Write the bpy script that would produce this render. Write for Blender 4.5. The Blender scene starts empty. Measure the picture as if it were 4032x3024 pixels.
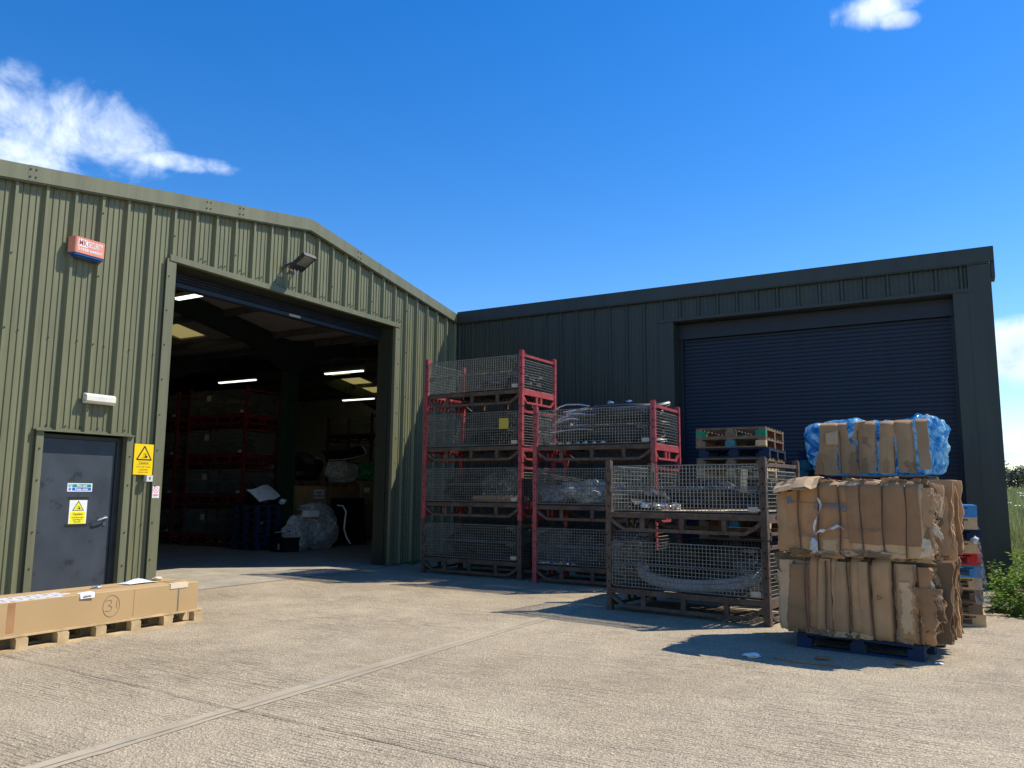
import bpy, math, random
from mathutils import Vector, Matrix, noise as mnoise
R = math.radians
C = bpy.context.scene.collection
PI = math.pi
rnd = random.Random(7)

# ------------------------------------------------------------------ mesh builder
class MB:
    def __init__(s):
        s.v = []; s.f = []; s.m = []
    def poly(s, pts, mi=0):
        b = len(s.v); s.v += [tuple(p) for p in pts]
        s.f.append(tuple(range(b, b + len(pts)))); s.m.append(mi)
    def box(s, x0, y0, z0, x1, y1, z1, mi=0):
        b = len(s.v)
        s.v += [(x0,y0,z0),(x1,y0,z0),(x1,y1,z0),(x0,y1,z0),(x0,y0,z1),(x1,y0,z1),(x1,y1,z1),(x0,y1,z1)]
        for q in ((0,3,2,1),(4,5,6,7),(0,1,5,4),(1,2,6,5),(2,3,7,6),(3,0,4,7)):
            s.f.append(tuple(b+i for i in q)); s.m.append(mi)
    def bar(s, p, q, w, h, mi=0, up=(0,0,1)):
        p = Vector(p); q = Vector(q); d = (q-p).normalized(); u = Vector(up)
        if abs(d.dot(u)) > .98: u = Vector((1,0,0)) if abs(d.x) < .9 else Vector((0,1,0))
        a = d.cross(u).normalized()*w/2; c = a.cross(d).normalized()*h/2
        b = len(s.v)
        for o in (p, q):
            s.v += [tuple(o-a-c), tuple(o+a-c), tuple(o+a+c), tuple(o-a+c)]
        for k in ((3,2,1,0),(4,5,6,7),(0,1,5,4),(1,2,6,5),(2,3,7,6),(3,0,4,7)):
            s.f.append(tuple(b+i for i in k)); s.m.append(mi)
    def tube(s, pts, r, n=6, mi=0, closed=False):
        pts = [Vector(p) for p in pts]; N = len(pts); b = len(s.v); prev = None
        for i, p in enumerate(pts):
            if closed: d = pts[(i+1) % N]-pts[i-1]
            else: d = pts[min(i+1, N-1)]-pts[max(i-1, 0)]
            d = d.normalized() if d.length > 1e-9 else Vector((0,0,1))
            u = prev if prev is not None else (Vector((0,0,1)) if abs(d.z) < .9 else Vector((1,0,0)))
            a = d.cross(u)
            if a.length < 1e-6: a = d.cross(Vector((.3,.9,.1)))
            a.normalize(); c = a.cross(d).normalized(); prev = c
            rr = r[i] if isinstance(r, (list, tuple)) else r
            for k in range(n):
                t = 2*PI*k/n; s.v.append(tuple(p+a*math.cos(t)*rr+c*math.sin(t)*rr))
        for i in range(N if closed else N-1):
            j = (i+1) % N
            for k in range(n):
                l = (k+1) % n
                s.f.append((b+i*n+k, b+i*n+l, b+j*n+l, b+j*n+k)); s.m.append(mi)
        if not closed:
            s.f.append(tuple(b+k for k in range(n))[::-1]); s.m.append(mi)
            s.f.append(tuple(b+(N-1)*n+k for k in range(n))); s.m.append(mi)
    def prism(s, poly, fn, w0, w1, mi=0):
        """extrude a 2D outline; fn(u, v, w) -> point"""
        n = len(poly); b = len(s.v)
        s.v += [tuple(fn(u, v, w0)) for u, v in poly] + [tuple(fn(u, v, w1)) for u, v in poly]
        s.f.append(tuple(b+i for i in range(n))[::-1]); s.m.append(mi)
        s.f.append(tuple(b+n+i for i in range(n))); s.m.append(mi)
        for i in range(n):
            j = (i+1) % n
            s.f.append((b+i, b+j, b+n+j, b+n+i)); s.m.append(mi)
    def sheet(s, grid, th, mi=0):
        """closed thin solid from a grid of Vectors [i][j]; thickness along the grid normal"""
        ni = len(grid); nj = len(grid[0]); b = len(s.v); N = []
        for i in range(ni):
            for j in range(nj):
                du = grid[min(i+1,ni-1)][j]-grid[max(i-1,0)][j]; dv = grid[i][min(j+1,nj-1)]-grid[i][max(j-1,0)]
                n = du.cross(dv)
                N.append(n.normalized() if n.length > 1e-9 else Vector((0,0,1)))
        for sgn in (0, 1):
            for i in range(ni):
                for j in range(nj):
                    s.v.append(tuple(grid[i][j]-N[i*nj+j]*th*sgn))
        o = ni*nj
        for i in range(ni-1):
            for j in range(nj-1):
                q = (b+i*nj+j, b+(i+1)*nj+j, b+(i+1)*nj+j+1, b+i*nj+j+1)
                s.f.append(q); s.m.append(mi); s.f.append(tuple(o+k for k in q[::-1])); s.m.append(mi)
        rim = [i*nj for i in range(ni)] + [(ni-1)*nj+j for j in range(1,nj)] + [i*nj+nj-1 for i in range(ni-2,-1,-1)] + [j for j in range(nj-2,0,-1)]
        for k in range(len(rim)):
            a, c = b+rim[k], b+rim[(k+1) % len(rim)]
            s.f.append((c, a, a+o, c+o)); s.m.append(mi)
    def build(s, name, mats, parent=None, loc=None, smooth=False, rz=0):
        me = bpy.data.meshes.new(name)
        me.from_pydata(s.v, [], s.f)
        if not isinstance(mats, (list, tuple)): mats = [mats]
        for m in mats: me.materials.append(m)
        if len(mats) > 1: me.polygons.foreach_set('material_index', s.m)
        me.update()
        if smooth:
            me.polygons.foreach_set('use_smooth', [True]*len(s.f)); me.set_sharp_from_angle(angle=R(38))
        o = bpy.data.objects.new(name, me); C.objects.link(o)
        if parent: o.parent = parent
        if loc is not None: o.location = loc
        if rz: o.rotation_euler.z = rz
        return o

def tag(o, label, cat, group=None):
    o['label'] = label; o['category'] = cat
    if group: o['group'] = group
    return o
def struct(o): o['kind'] = 'structure'; return o
def thing(name, label, cat, loc=(0,0,0), rz=0, group=None, scale=None):
    o = bpy.data.objects.new(name, None); o.empty_display_size = .2; C.objects.link(o)
    o.location = loc; o.rotation_euler = (0,0,rz)
    if scale: o.scale = scale
    return tag(o, label, cat, group)
def dup(o, label, group=None, loc=None, rz=None, scale=None):
    kids = {}
    for k in bpy.data.objects:
        if k.parent: kids.setdefault(k.parent.name, []).append(k)
    def cp(a, par):
        c = a.copy(); C.objects.link(c); c.parent = par
        for k in kids.get(a.name, []): cp(k, c)
        return c
    r = cp(o, None); r['label'] = label
    if group: r['group'] = group
    if loc is not None: r.location = loc
    if rz is not None: r.rotation_euler.z = rz
    if scale is not None: r.scale = scale
    return r
AX_A = Matrix(((0,0,1),(1,0,0),(0,1,0)))      # text x->+Y, y->+Z, normal->+X  (on the gable wall)
AX_F = Matrix(((1,0,0),(0,0,-1),(0,1,0)))     # text x->+X, y->+Z, normal->-Y
AX_T = Matrix(((1,0,0),(0,1,0),(0,0,1)))
def text(name, body, size, mat, pos, ax, parent=None, sx=1, rot=0, bold=0, align='CENTER', line=1.0, extr=.0006):
    cu = bpy.data.curves.new('t', 'FONT'); cu.body = body; cu.size = size; cu.align_x = align; cu.align_y = 'CENTER'
    cu.offset = bold; cu.extrude = extr; cu.resolution_u = 2; cu.space_line = line
    t = bpy.data.objects.new('t', cu); C.objects.link(t)
    bpy.context.view_layer.update()
    me = bpy.data.meshes.new_from_object(t.evaluated_get(bpy.context.evaluated_depsgraph_get()))
    bpy.data.objects.remove(t)
    me.name = name
    mm = ax @ Matrix.Rotation(rot, 3, 'Z') @ Matrix(((sx,0,0),(0,1,0),(0,0,1)))
    me.transform(Matrix.Translation(Vector(pos)) @ mm.to_4x4())
    me.materials.clear(); me.materials.append(mat)
    o = bpy.data.objects.new(name, me); C.objects.link(o)
    if parent: o.parent = parent
    return o

# ------------------------------------------------------------------ materials
def nodes_of(name):
    m = bpy.data.materials.new(name); m.use_nodes = True
    nt = m.node_tree; nt.nodes.clear()
    out = nt.nodes.new('ShaderNodeOutputMaterial')
    b = nt.nodes.new('ShaderNodeBsdfPrincipled'); nt.links.new(b.outputs[0], out.inputs[0])
    return m, nt, b, out
def N(nt, typ, **kw):
    n = nt.nodes.new(typ)
    for k, v in kw.items():
        if k.startswith('i_'):
            key = k[2:]; key = int(key) if key.isdigit() else key.replace('_', ' ')
            n.inputs[key].default_value = v
        else: setattr(n, k, v)
    return n
def ramp(nt, src, stops):
    r = nt.nodes.new('ShaderNodeValToRGB'); e = r.color_ramp.elements
    while len(e) < len(stops): e.new(.5)
    for k, (p, c) in enumerate(stops):
        e[k].position = p; e[k].color = tuple(c)+(1,) if len(c) == 3 else c
    nt.links.new(src, r.inputs[0]); return r.outputs[0]
def mixc(nt, fac, a, b, mode='MIX'):
    m = nt.nodes.new('ShaderNodeMix'); m.data_type = 'RGBA'; m.blend_type = mode
    for sk, v in ((m.inputs[0], fac), (m.inputs[6], a), (m.inputs[7], b)):
        if hasattr(v, 'is_linked'): nt.links.new(v, sk)
        else: sk.default_value = v if isinstance(v, float) else tuple(v)+(1,) if len(v) == 3 else v
    return m.outputs[2]
def M(name, col, rough=.6, metal=0., var=.2, vs=5., col2=None, p2=.5, s2=9., bump=0., bs=60., spec=.5, island=0., stretch=None, sharp=.12, det=6):
    """painted / worn surface: base colour with soft variation, optional second colour in patches, fine bump"""
    m, nt, b, out = nodes_of(name)
    tc = N(nt, 'ShaderNodeTexCoord'); co = tc.outputs['Object']
    if stretch:
        mp = N(nt, 'ShaderNodeMapping'); mp.inputs['Scale'].default_value = stretch
        nt.links.new(co, mp.inputs[0]); co = mp.outputs[0]
    n1 = N(nt, 'ShaderNodeTexNoise'); n1.inputs['Scale'].default_value = vs; n1.inputs['Detail'].default_value = det
    nt.links.new(co, n1.inputs['Vector'])
    lo = tuple(c*(1-var) for c in col); hi = tuple(min(1, c*(1+var)) for c in col)
    c = ramp(nt, n1.outputs[0], [(.3, lo), (.7, hi)])
    if col2:
        n2 = N(nt, 'ShaderNodeTexNoise'); n2.inputs['Scale'].default_value = s2; n2.inputs['Detail'].default_value = 8; n2.inputs['Roughness'].default_value = .65
        nt.links.new(co, n2.inputs['Vector'])
        f = ramp(nt, n2.outputs[0], [(max(0,p2-sharp), (0,0,0)), (min(1,p2+sharp), (1,1,1))])
        c = mixc(nt, f, c, col2)
    if island:
        g = N(nt, 'ShaderNodeNewGeometry')
        v = ramp(nt, g.outputs['Random Per Island'], [(0, (1-island,)*3), (1, (1+island*.6,)*3)])
        c = mixc(nt, 1., c, v, 'MULTIPLY')
    nt.links.new(c, b.inputs['Base Color'])
    b.inputs['Roughness'].default_value = rough; b.inputs['Metallic'].default_value = metal
    b.inputs['Specular IOR Level'].default_value = spec
    if bump:
        n3 = N(nt, 'ShaderNodeTexNoise'); n3.inputs['Scale'].default_value = bs; n3.inputs['Detail'].default_value = 4
        nt.links.new(co, n3.inputs['Vector'])
        bp = N(nt, 'ShaderNodeBump'); bp.inputs['Strength'].default_value = bump; bp.inputs['Distance'].default_value = .01
        nt.links.new(n3.outputs[0], bp.inputs['Height']); nt.links.new(bp.outputs[0], b.inputs['Normal'])
    return m
def emit(name, col, st):
    m, nt, b, out = nodes_of(name)
    b.inputs['Base Color'].default_value = (.8,.8,.8,1); b.inputs['Emission Color'].default_value = col+(1,); b.inputs['Emission Strength'].default_value = st
    return m
def film(name, col, alpha, rough=.15, trans=0.):
    """thin plastic film: part see-through, part glossy, part translucent"""
    m, nt, b, out = nodes_of(name)
    tc = N(nt, 'ShaderNodeTexCoord'); n = N(nt, 'ShaderNodeTexNoise'); n.inputs['Scale'].default_value = 9; n.inputs['Detail'].default_value = 5; n.inputs['Distortion'].default_value = 1.5
    nt.links.new(tc.outputs['Object'], n.inputs['Vector'])
    c = ramp(nt, n.outputs[0], [(.3, tuple(x*.6 for x in col)), (.55, col), (.75, tuple(min(1, x*1.3+.05) for x in col))])
    nt.links.new(c, b.inputs['Base Color']); b.inputs['Roughness'].default_value = rough
    a = ramp(nt, n.outputs[0], [(.3, (max(0,alpha-.25),)*3), (.7, (min(1,alpha+.2),)*3)])
    nt.links.new(a, b.inputs['Alpha'])
    bp = N(nt, 'ShaderNodeBump'); bp.inputs['Strength'].default_value = .6; bp.inputs['Distance'].default_value = .02
    n2 = N(nt, 'ShaderNodeTexNoise'); n2.inputs['Scale'].default_value = 22; n2.inputs['Detail'].default_value = 3; n2.inputs['Distortion'].default_value = 2
    nt.links.new(tc.outputs['Object'], n2.inputs['Vector'])
    nt.links.new(n2.outputs[0], bp.inputs['Height']); nt.links.new(bp.outputs[0], b.inputs['Normal'])
    if trans:
        t = N(nt, 'ShaderNodeBsdfTranslucent'); nt.links.new(c, t.inputs[0])
        mx = N(nt, 'ShaderNodeMixShader'); mx.inputs[0].default_value = trans
        nt.links.new(b.outputs[0], mx.inputs[1]); nt.links.new(t.outputs[0], mx.inputs[2]); nt.links.new(mx.outputs[0], out.inputs[0])
    return m

def streaky(name, col, rough=.45, dirt=(.09,.085,.06), amt=.35):
    """profiled steel cladding paint: faint vertical streaks and grime towards nothing in particular"""
    m, nt, b, out = nodes_of(name)
    tc = N(nt, 'ShaderNodeTexCoord'); mp = N(nt, 'ShaderNodeMapping'); mp.inputs['Scale'].default_value = (3,3,.22)
    nt.links.new(tc.outputs['Object'], mp.inputs[0])
    n = N(nt, 'ShaderNodeTexNoise'); n.inputs['Scale'].default_value = 2.2; n.inputs['Detail'].default_value = 8; n.inputs['Roughness'].default_value = .6
    nt.links.new(mp.outputs[0], n.inputs['Vector'])
    c = ramp(nt, n.outputs[0], [(.3, tuple(x*.84 for x in col)), (.7, tuple(x*1.12 for x in col))])
    n2 = N(nt, 'ShaderNodeTexNoise'); n2.inputs['Scale'].default_value = 7; n2.inputs['Detail'].default_value = 8; nt.links.new(mp.outputs[0], n2.inputs['Vector'])
    f = ramp(nt, n2.outputs[0], [(.55, (0,0,0)), (.8, (amt,)*3)])
    c = mixc(nt, f, c, dirt); nt.links.new(c, b.inputs['Base Color'])
    b.inputs['Roughness'].default_value = rough; b.inputs['Specular IOR Level'].default_value = .35
    n3 = N(nt, 'ShaderNodeTexNoise'); n3.inputs['Scale'].default_value = 1.3; n3.inputs['Detail'].default_value = 2; nt.links.new(tc.outputs['Object'], n3.inputs['Vector'])
    bp = N(nt, 'ShaderNodeBump'); bp.inputs['Strength'].default_value = .22; bp.inputs['Distance'].default_value = .05
    nt.links.new(n3.outputs[0], bp.inputs['Height']); nt.links.new(bp.outputs[0], b.inputs['Normal'])
    return m

OLIVE = streaky('olive_cladding', (.172,.174,.094), amt=.5)
OLIVE_TRIM = streaky('olive_trim', (.155,.158,.092), rough=.5)
SHADED_REVEAL = streaky('shade_darkened_reveal', (.030,.034,.02), rough=.55)  # olive trim with the shade of the jambs put into its colour
SHADED_OLIVE = streaky('shade_darkened_cladding', (.042,.049,.038), rough=.38, dirt=(.05,.055,.05))  # wing's olive cladding, darkened in colour to stand for its shade
SHADED_TRIM = streaky('shade_darkened_trim', (.040,.047,.040), rough=.4, dirt=(.05,.055,.05))  # wing trim, its shade likewise put into the colour
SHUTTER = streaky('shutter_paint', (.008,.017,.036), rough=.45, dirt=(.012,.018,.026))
SCREW = M('screw_steel', (.035,.037,.03), rough=.5, metal=.3)
INNER = M('lining_grey', (.20,.19,.17), rough=.8, var=.15)
LINING_DARK = M('ceiling_lining', (.30,.265,.25), rough=.85, var=.12)
LIGHTWALL = M('cream_lining', (.55,.53,.46), rough=.8, var=.1)
STEELGREEN = M('frame_steel', (.012,.026,.022), rough=.6, var=.2)
HOOD = M('shutter_hood_paint', (.006,.011,.022), rough=.5)
COLGREEN = M('column_paint', (.012,.04,.022), rough=.5, var=.25)
DOORBLUE = M('door_paint', (.042,.052,.064), rough=.45, var=.2, vs=3, col2=(.015,.017,.02), p2=.64, s2=4, sharp=.05)
FRAMEDARK = M('door_frame_paint', (.03,.033,.03), rough=.5)
STEEL = M('brushed_steel', (.6,.6,.58), rough=.28, metal=1., var=.1)
ZINC = M('galvanised_wire', (.185,.185,.155), rough=.55, metal=.1, var=.25, vs=20, col2=(.16,.11,.07), p2=.68, s2=25)
SHADED_WIRE = M('shade_darkened_wire', (.03,.027,.024), rough=.7)  # back-mesh wire coloured near black for the shade inside the cages
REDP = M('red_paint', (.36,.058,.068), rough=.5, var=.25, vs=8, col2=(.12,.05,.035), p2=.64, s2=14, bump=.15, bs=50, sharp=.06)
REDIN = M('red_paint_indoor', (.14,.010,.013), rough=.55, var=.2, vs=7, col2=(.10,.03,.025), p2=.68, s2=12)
RUST = M('rusty_brown_steel', (.085,.058,.042), rough=.75, var=.35, vs=9, col2=(.19,.10,.05), p2=.63, s2=18, bump=.3, bs=60)
DECKW = M('dark_deck_wood', (.035,.028,.024), rough=.85, var=.35, vs=6)
BLACK = M('slot_dark', (.008,.008,.008), rough=.9, var=.05)
BLACKP = M('black_plastic', (.010,.011,.013), rough=.42, var=.3, vs=4, bump=.1, bs=120, spec=.3)
GREYP = M('grey_plastic', (.035,.037,.043), rough=.4, var=.2)
BUMPW = M('grey_white_bumper', (.33,.34,.35), rough=.5, var=.2, vs=3)
WHITEP = M('white_plastic', (.62,.62,.60), rough=.4, var=.12, vs=4)
CHROME = M('bright_metal_trim', (.6,.6,.62), rough=.22, metal=.9, var=.2)
PLATE = M('beige_label', (.45,.42,.33), rough=.6, var=.15)
YELLOWTAG = M('faded_yellow_card', (.50,.38,.05), rough=.6, var=.15)
CARD = [M('cardboard_%d' % i, c, rough=.85, var=.13, vs=3.5, col2=tuple(x*.72 for x in c), p2=.68, s2=6, bump=.45, bs=8, spec=.2) for i, c in enumerate(
    ((.47,.275,.130), (.40,.215,.100), (.54,.365,.205), (.42,.25,.125), (.31,.172,.085)))]
CARDI = M('cardboard_layers', (.43,.275,.15), rough=.88, var=.12, vs=5, island=.62, bump=.15, bs=30, spec=.2)
CARDW = M('pale_cardboard', (.68,.56,.40), rough=.85, var=.12, vs=4, spec=.2)
BOXC = M('carton_board', (.47,.315,.15), rough=.8, var=.05, vs=1.5, col2=(.40,.27,.13), p2=.74, s2=4, spec=.25)
PAPER = M('white_paper', (.78,.79,.80), rough=.7, var=.05)
PRINT = M('grey_print', (.22,.22,.25), rough=.7)
INK = M('marker_ink', (.13,.10,.07), rough=.7)
BLUEINK = M('blue_print', (.05,.14,.24), rough=.7)
STRAPM = M('dark_strap', (.075,.04,.028), rough=.5)
TAPE = M('tape_brown', (.40,.27,.13), rough=.3)
def wood(name, c, c2, p2=.6):
    return M(name, c, rough=.8, var=.22, vs=5, col2=c2, p2=p2, s2=7, stretch=(1,1,1), bump=.2, bs=40, spec=.25)
WOODN = wood('fresh_pallet_wood', (.56,.41,.22), (.42,.28,.14), .62)
WOODO = wood('old_pallet_wood', (.185,.135,.085), (.10,.072,.05), .58)
WOODR = wood('red_brown_block', (.20,.075,.045), (.12,.05,.035))
WBLUE = wood('blue_pallet_paint', (.012,.028,.068), (.028,.035,.05), .58)
WLBLUE = wood('bright_blue_pallet_paint', (.06,.25,.50), (.06,.16,.30), .62)
WRED = wood('red_pallet_paint', (.50,.035,.03), (.30,.04,.03), .65)
WGREEN = wood('green_block_paint', (.02,.20,.11), (.03,.12,.07))
WTEAL = wood('teal_block_paint', (.03,.19,.25), (.04,.11,.14))
CLEAR = film('clear_film', (.34,.36,.37), .24)
MILKY = film('milky_film', (.62,.62,.60), .88, rough=.35)
GREYFILM = film('dusty_film', (.50,.48,.44), .93, rough=.4)
GREENFILM = film('green_film', (.03,.35,.15), .9, rough=.25)
def blue_bottles():
    m, nt, b, out = nodes_of('blue_film')
    tc = N(nt, 'ShaderNodeTexCoord')
    n = N(nt, 'ShaderNodeTexNoise'); n.inputs['Scale'].default_value = 2.4; n.inputs['Detail'].default_value = 4; n.inputs['Distortion'].default_value = 3
    nt.links.new(tc.outputs['Object'], n.inputs['Vector'])
    c = ramp(nt, n.outputs[0], [(.30, (.012,.10,.32)), (.42, (.04,.32,.68)), (.50, (.18,.58,.88)), (.58, (.68,.88,.97))])  # pale and deep stops paint highlights and dark folds into the film colour
    nt.links.new(c, b.inputs['Base Color']); b.inputs['Roughness'].default_value = .08; b.inputs['Specular IOR Level'].default_value = 1.
    v = N(nt, 'ShaderNodeTexVoronoi'); v.inputs['Scale'].default_value = 9; nt.links.new(tc.outputs['Object'], v.inputs['Vector'])
    n2 = N(nt, 'ShaderNodeTexNoise'); n2.inputs['Scale'].default_value = 11; n2.inputs['Distortion'].default_value = 4; nt.links.new(tc.outputs['Object'], n2.inputs['Vector'])
    ad = N(nt, 'ShaderNodeMath', operation='ADD'); nt.links.new(v.outputs[0], ad.inputs[0]); nt.links.new(n2.outputs[0], ad.inputs[1])
    bp = N(nt, 'ShaderNodeBump'); bp.inputs['Strength'].default_value = .9; bp.inputs['Distance'].default_value = .03
    nt.links.new(ad.outputs[0], bp.inputs['Height']); nt.links.new(bp.outputs[0], b.inputs['Normal'])
    t = N(nt, 'ShaderNodeBsdfTranslucent'); nt.links.new(c, t.inputs[0]); nt.links.new(bp.outputs[0], t.inputs[1])
    mx = N(nt, 'ShaderNodeMixShader'); mx.inputs[0].default_value = .45
    nt.links.new(b.outputs[0], mx.inputs[1]); nt.links.new(t.outputs[0], mx.inputs[2]); nt.links.new(mx.outputs[0], out.inputs[0])
    return m
BLUEFILM = blue_bottles()
def translucent(name, col):
    m, nt, b, out = nodes_of(name)
    t = N(nt, 'ShaderNodeBsdfTranslucent'); t.inputs[0].default_value = col+(1,)
    d = N(nt, 'ShaderNodeBsdfDiffuse'); d.inputs[0].default_value = col+(1,)
    mx = N(nt, 'ShaderNodeMixShader'); mx.inputs[0].default_value = .25
    nt.links.new(t.outputs[0], mx.inputs[1]); nt.links.new(d.outputs[0], mx.inputs[2]); nt.links.new(mx.outputs[0], out.inputs[0])
    return m
SKYL = translucent('rooflight_grp', (.55,.49,.28))
TUBE = emit('lit_tube', (.92,1.,.90), 1.5)
TUBECASE = M('tube_case', (.35,.36,.34), rough=.4)
YEL = M('sign_yellow', (.86,.60,.0), rough=.4, var=.04)
YEL2 = M('sign_lemon', (.85,.80,.03), rough=.4, var=.03)
SBLK = M('sign_black', (.02,.016,.01), rough=.5)
SBROWN = M('sign_faded_print', (.28,.13,.01), rough=.5)
SWHITE = M('sign_white', (.80,.80,.77), rough=.4, var=.03)
SGREEN = M('sign_green', (.0,.26,.24), rough=.4)
SBLUE = M('sign_blue', (.02,.11,.50), rough=.4)
SPINK = M('sign_faded_red', (.75,.14,.22), rough=.4)
ORANGE = M('siren_faded_orange', (.74,.26,.17), rough=.45, var=.08, vs=8)
SIRENBLUE = M('siren_blue', (.02,.08,.26), rough=.25)
DARKRED = M('siren_letter_red', (.45,.10,.09), rough=.5)
LAMPBODY = M('lamp_black', (.03,.032,.04), rough=.45)
LAMPGLASS = M('lamp_glass', (.22,.22,.19), rough=.12, var=.35, vs=6)
DIFF = M('bulkhead_diffuser', (.75,.73,.62), rough=.3, var=.06)
CABLEW = M('white_cable', (.7,.7,.68), rough=.4)

def yard_mat():
    m, nt, b, out = nodes_of('brushed_concrete')
    tc = N(nt, 'ShaderNodeTexCoord'); co = tc.outputs['Object']
    def noise(sc, det=6, rough=.55, dist=0., vec=None):
        n = N(nt, 'ShaderNodeTexNoise'); n.inputs['Scale'].default_value = sc; n.inputs['Detail'].default_value = det
        n.inputs['Roughness'].default_value = rough; n.inputs['Distortion'].default_value = dist
        nt.links.new(vec or co, n.inputs['Vector']); return n.outputs[0]
    big = ramp(nt, noise(.35, 6), [(.32, (.385,.312,.208)), (.5, (.448,.37,.258)), (.7, (.505,.425,.295))])
    med = ramp(nt, noise(2.3, 8, .65), [(.3, (.86,.86,.87)), (.7, (1.1,1.09,1.07))])
    c = mixc(nt, 1., big, med, 'MULTIPLY')
    # exposed aggregate: pale and dark stones
    v = N(nt, 'ShaderNodeTexVoronoi'); v.inputs['Scale'].default_value = 75; nt.links.new(co, v.inputs['Vector'])
    st = ramp(nt, v.outputs['Color'], [(.0, (.62,.60,.58)), (.5, (1.0,1.0,1.0)), (.93, (1.16,1.15,1.12)), (1., (1.6,1.58,1.5))])
    c = mixc(nt, .75, c, st, 'MULTIPLY')
    f2 = ramp(nt, noise(42, 5, .7), [(.25, (.40,.40,.41)), (.5, (1,1,1)), (.75, (1.42,1.4,1.36))])
    c = mixc(nt, .9, c, f2, 'MULTIPLY')
    # tined grooves along X, broken up and worn away in patches
    mp = N(nt, 'ShaderNodeMapping'); mp.inputs['Scale'].default_value = (.16, 1, 1); nt.links.new(co, mp.inputs[0])
    w = N(nt, 'ShaderNodeTexWave'); w.wave_type = 'BANDS'; w.bands_direction = 'Y'; w.inputs['Scale'].default_value = 8.
    w.inputs['Distortion'].default_value = 7.; w.inputs['Detail'].default_value = 4; w.inputs['Detail Scale'].default_value = 2.2; w.inputs['Detail Roughness'].default_value = .65
    nt.links.new(mp.outputs[0], w.inputs['Vector'])
    patch = ramp(nt, noise(.8, 4, .6), [(.36, (.08,)*3), (.60, (1,1,1))])
    mp2 = N(nt, 'ShaderNodeMapping'); mp2.inputs['Scale'].default_value = (1.2, 9, 1); nt.links.new(co, mp2.inputs[0])
    brk = ramp(nt, noise(2.2, 5, .7, 0, mp2.outputs[0]), [(.42, (0,0,0)), (.58, (1,1,1))])
    gm = N(nt, 'ShaderNodeMath', operation='MULTIPLY'); nt.links.new(patch, gm.inputs[0]); nt.links.new(brk, gm.inputs[1])
    gr = ramp(nt, w.outputs[1], [(.10, (1,1,1)), (.40, (0,0,0))])
    g2 = N(nt, 'ShaderNodeMath', operation='MULTIPLY'); nt.links.new(gm.outputs[0], g2.inputs[0]); nt.links.new(gr, g2.inputs[1])
    g3 = N(nt, 'ShaderNodeMath', operation='MULTIPLY'); nt.links.new(g2.outputs[0], g3.inputs[0]); g3.inputs[1].default_value = .62
    c = mixc(nt, g3.outputs[0], c, (.16,.128,.095))
    # stains
    s = ramp(nt, noise(1.1, 5, .6, 1.), [(.58, (0,0,0)), (.76, (.42,)*3)])
    c = mixc(nt, s, c, (.21,.175,.14))
    nt.links.new(c, b.inputs['Base Color']); b.inputs['Roughness'].default_value = .92; b.inputs['Specular IOR Level'].default_value = .2
    h = N(nt, 'ShaderNodeMath', operation='MULTIPLY_ADD'); nt.links.new(g2.outputs[0], h.inputs[0]); h.inputs[1].default_value = -1.4; nt.links.new(v.outputs['Distance'], h.inputs[2])
    h2 = N(nt, 'ShaderNodeMath', operation='ADD'); nt.links.new(h.outputs[0], h2.inputs[0]); nt.links.new(noise(30, 4), h2.inputs[1])
    bp = N(nt, 'ShaderNodeBump'); bp.inputs['Strength'].default_value = .8; bp.inputs['Distance'].default_value = .010
    nt.links.new(h2.outputs[0], bp.inputs['Height']); nt.links.new(bp.outputs[0], b.inputs['Normal'])
    return m
YARD = yard_mat()
SMOOTHC = M('trowelled_concrete', (.42,.35,.245), rough=.85, var=.14, vs=2.5, col2=(.29,.25,.19), p2=.62, s2=5, bump=.2, bs=60, spec=.25)
FLOORC = M('floor_concrete', (.39,.345,.265), rough=.7, var=.15, vs=1.2, col2=(.26,.24,.20), p2=.6, s2=3, spec=.3)
CRACK = M('joint_seal', (.15,.12,.085), rough=.95, var=.3, vs=20)
FIELD = M('field_soil_grass', (.13,.15,.05), rough=.95, var=.4, vs=.35, col2=(.26,.22,.10), p2=.52, s2=.16, spec=.1)
def leafmat(name, a, b_, tr=.35):
    m, nt, b, out = nodes_of(name)
    g = N(nt, 'ShaderNodeNewGeometry')
    c = ramp(nt, g.outputs['Random Per Island'], [(0, a), (1, b_)])
    nt.links.new(c, b.inputs['Base Color']); b.inputs['Roughness'].default_value = .55; b.inputs['Specular IOR Level'].default_value = .3
    t = N(nt, 'ShaderNodeBsdfTranslucent'); nt.links.new(c, t.inputs[0])
    mx = N(nt, 'ShaderNodeMixShader'); mx.inputs[0].default_value = tr
    nt.links.new(b.outputs[0], mx.inputs[1]); nt.links.new(t.outputs[0], mx.inputs[2]); nt.links.new(mx.outputs[0], out.inputs[0])
    return m
LEAF = leafmat('weed_leaf', (.085,.19,.02), (.29,.42,.07), .5)
LEAFY = leafmat('yellow_leaf', (.35,.36,.03), (.45,.42,.05))
GRASSM = leafmat('field_grass_blade', (.15,.20,.05), (.42,.41,.18), .35)
FLOWER = M('white_flower', (.7,.72,.66), rough=.7)
STEM = M('green_stem', (.12,.16,.05), rough=.7)
TREEL = leafmat('tree_leaf', (.06,.09,.045), (.12,.16,.08), .25)
TREEL2 = leafmat('tree_leaf_dark', (.04,.062,.038), (.08,.11,.062), .25)
BARK = M('tree_bark', (.08,.065,.05), rough=.9)
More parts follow.
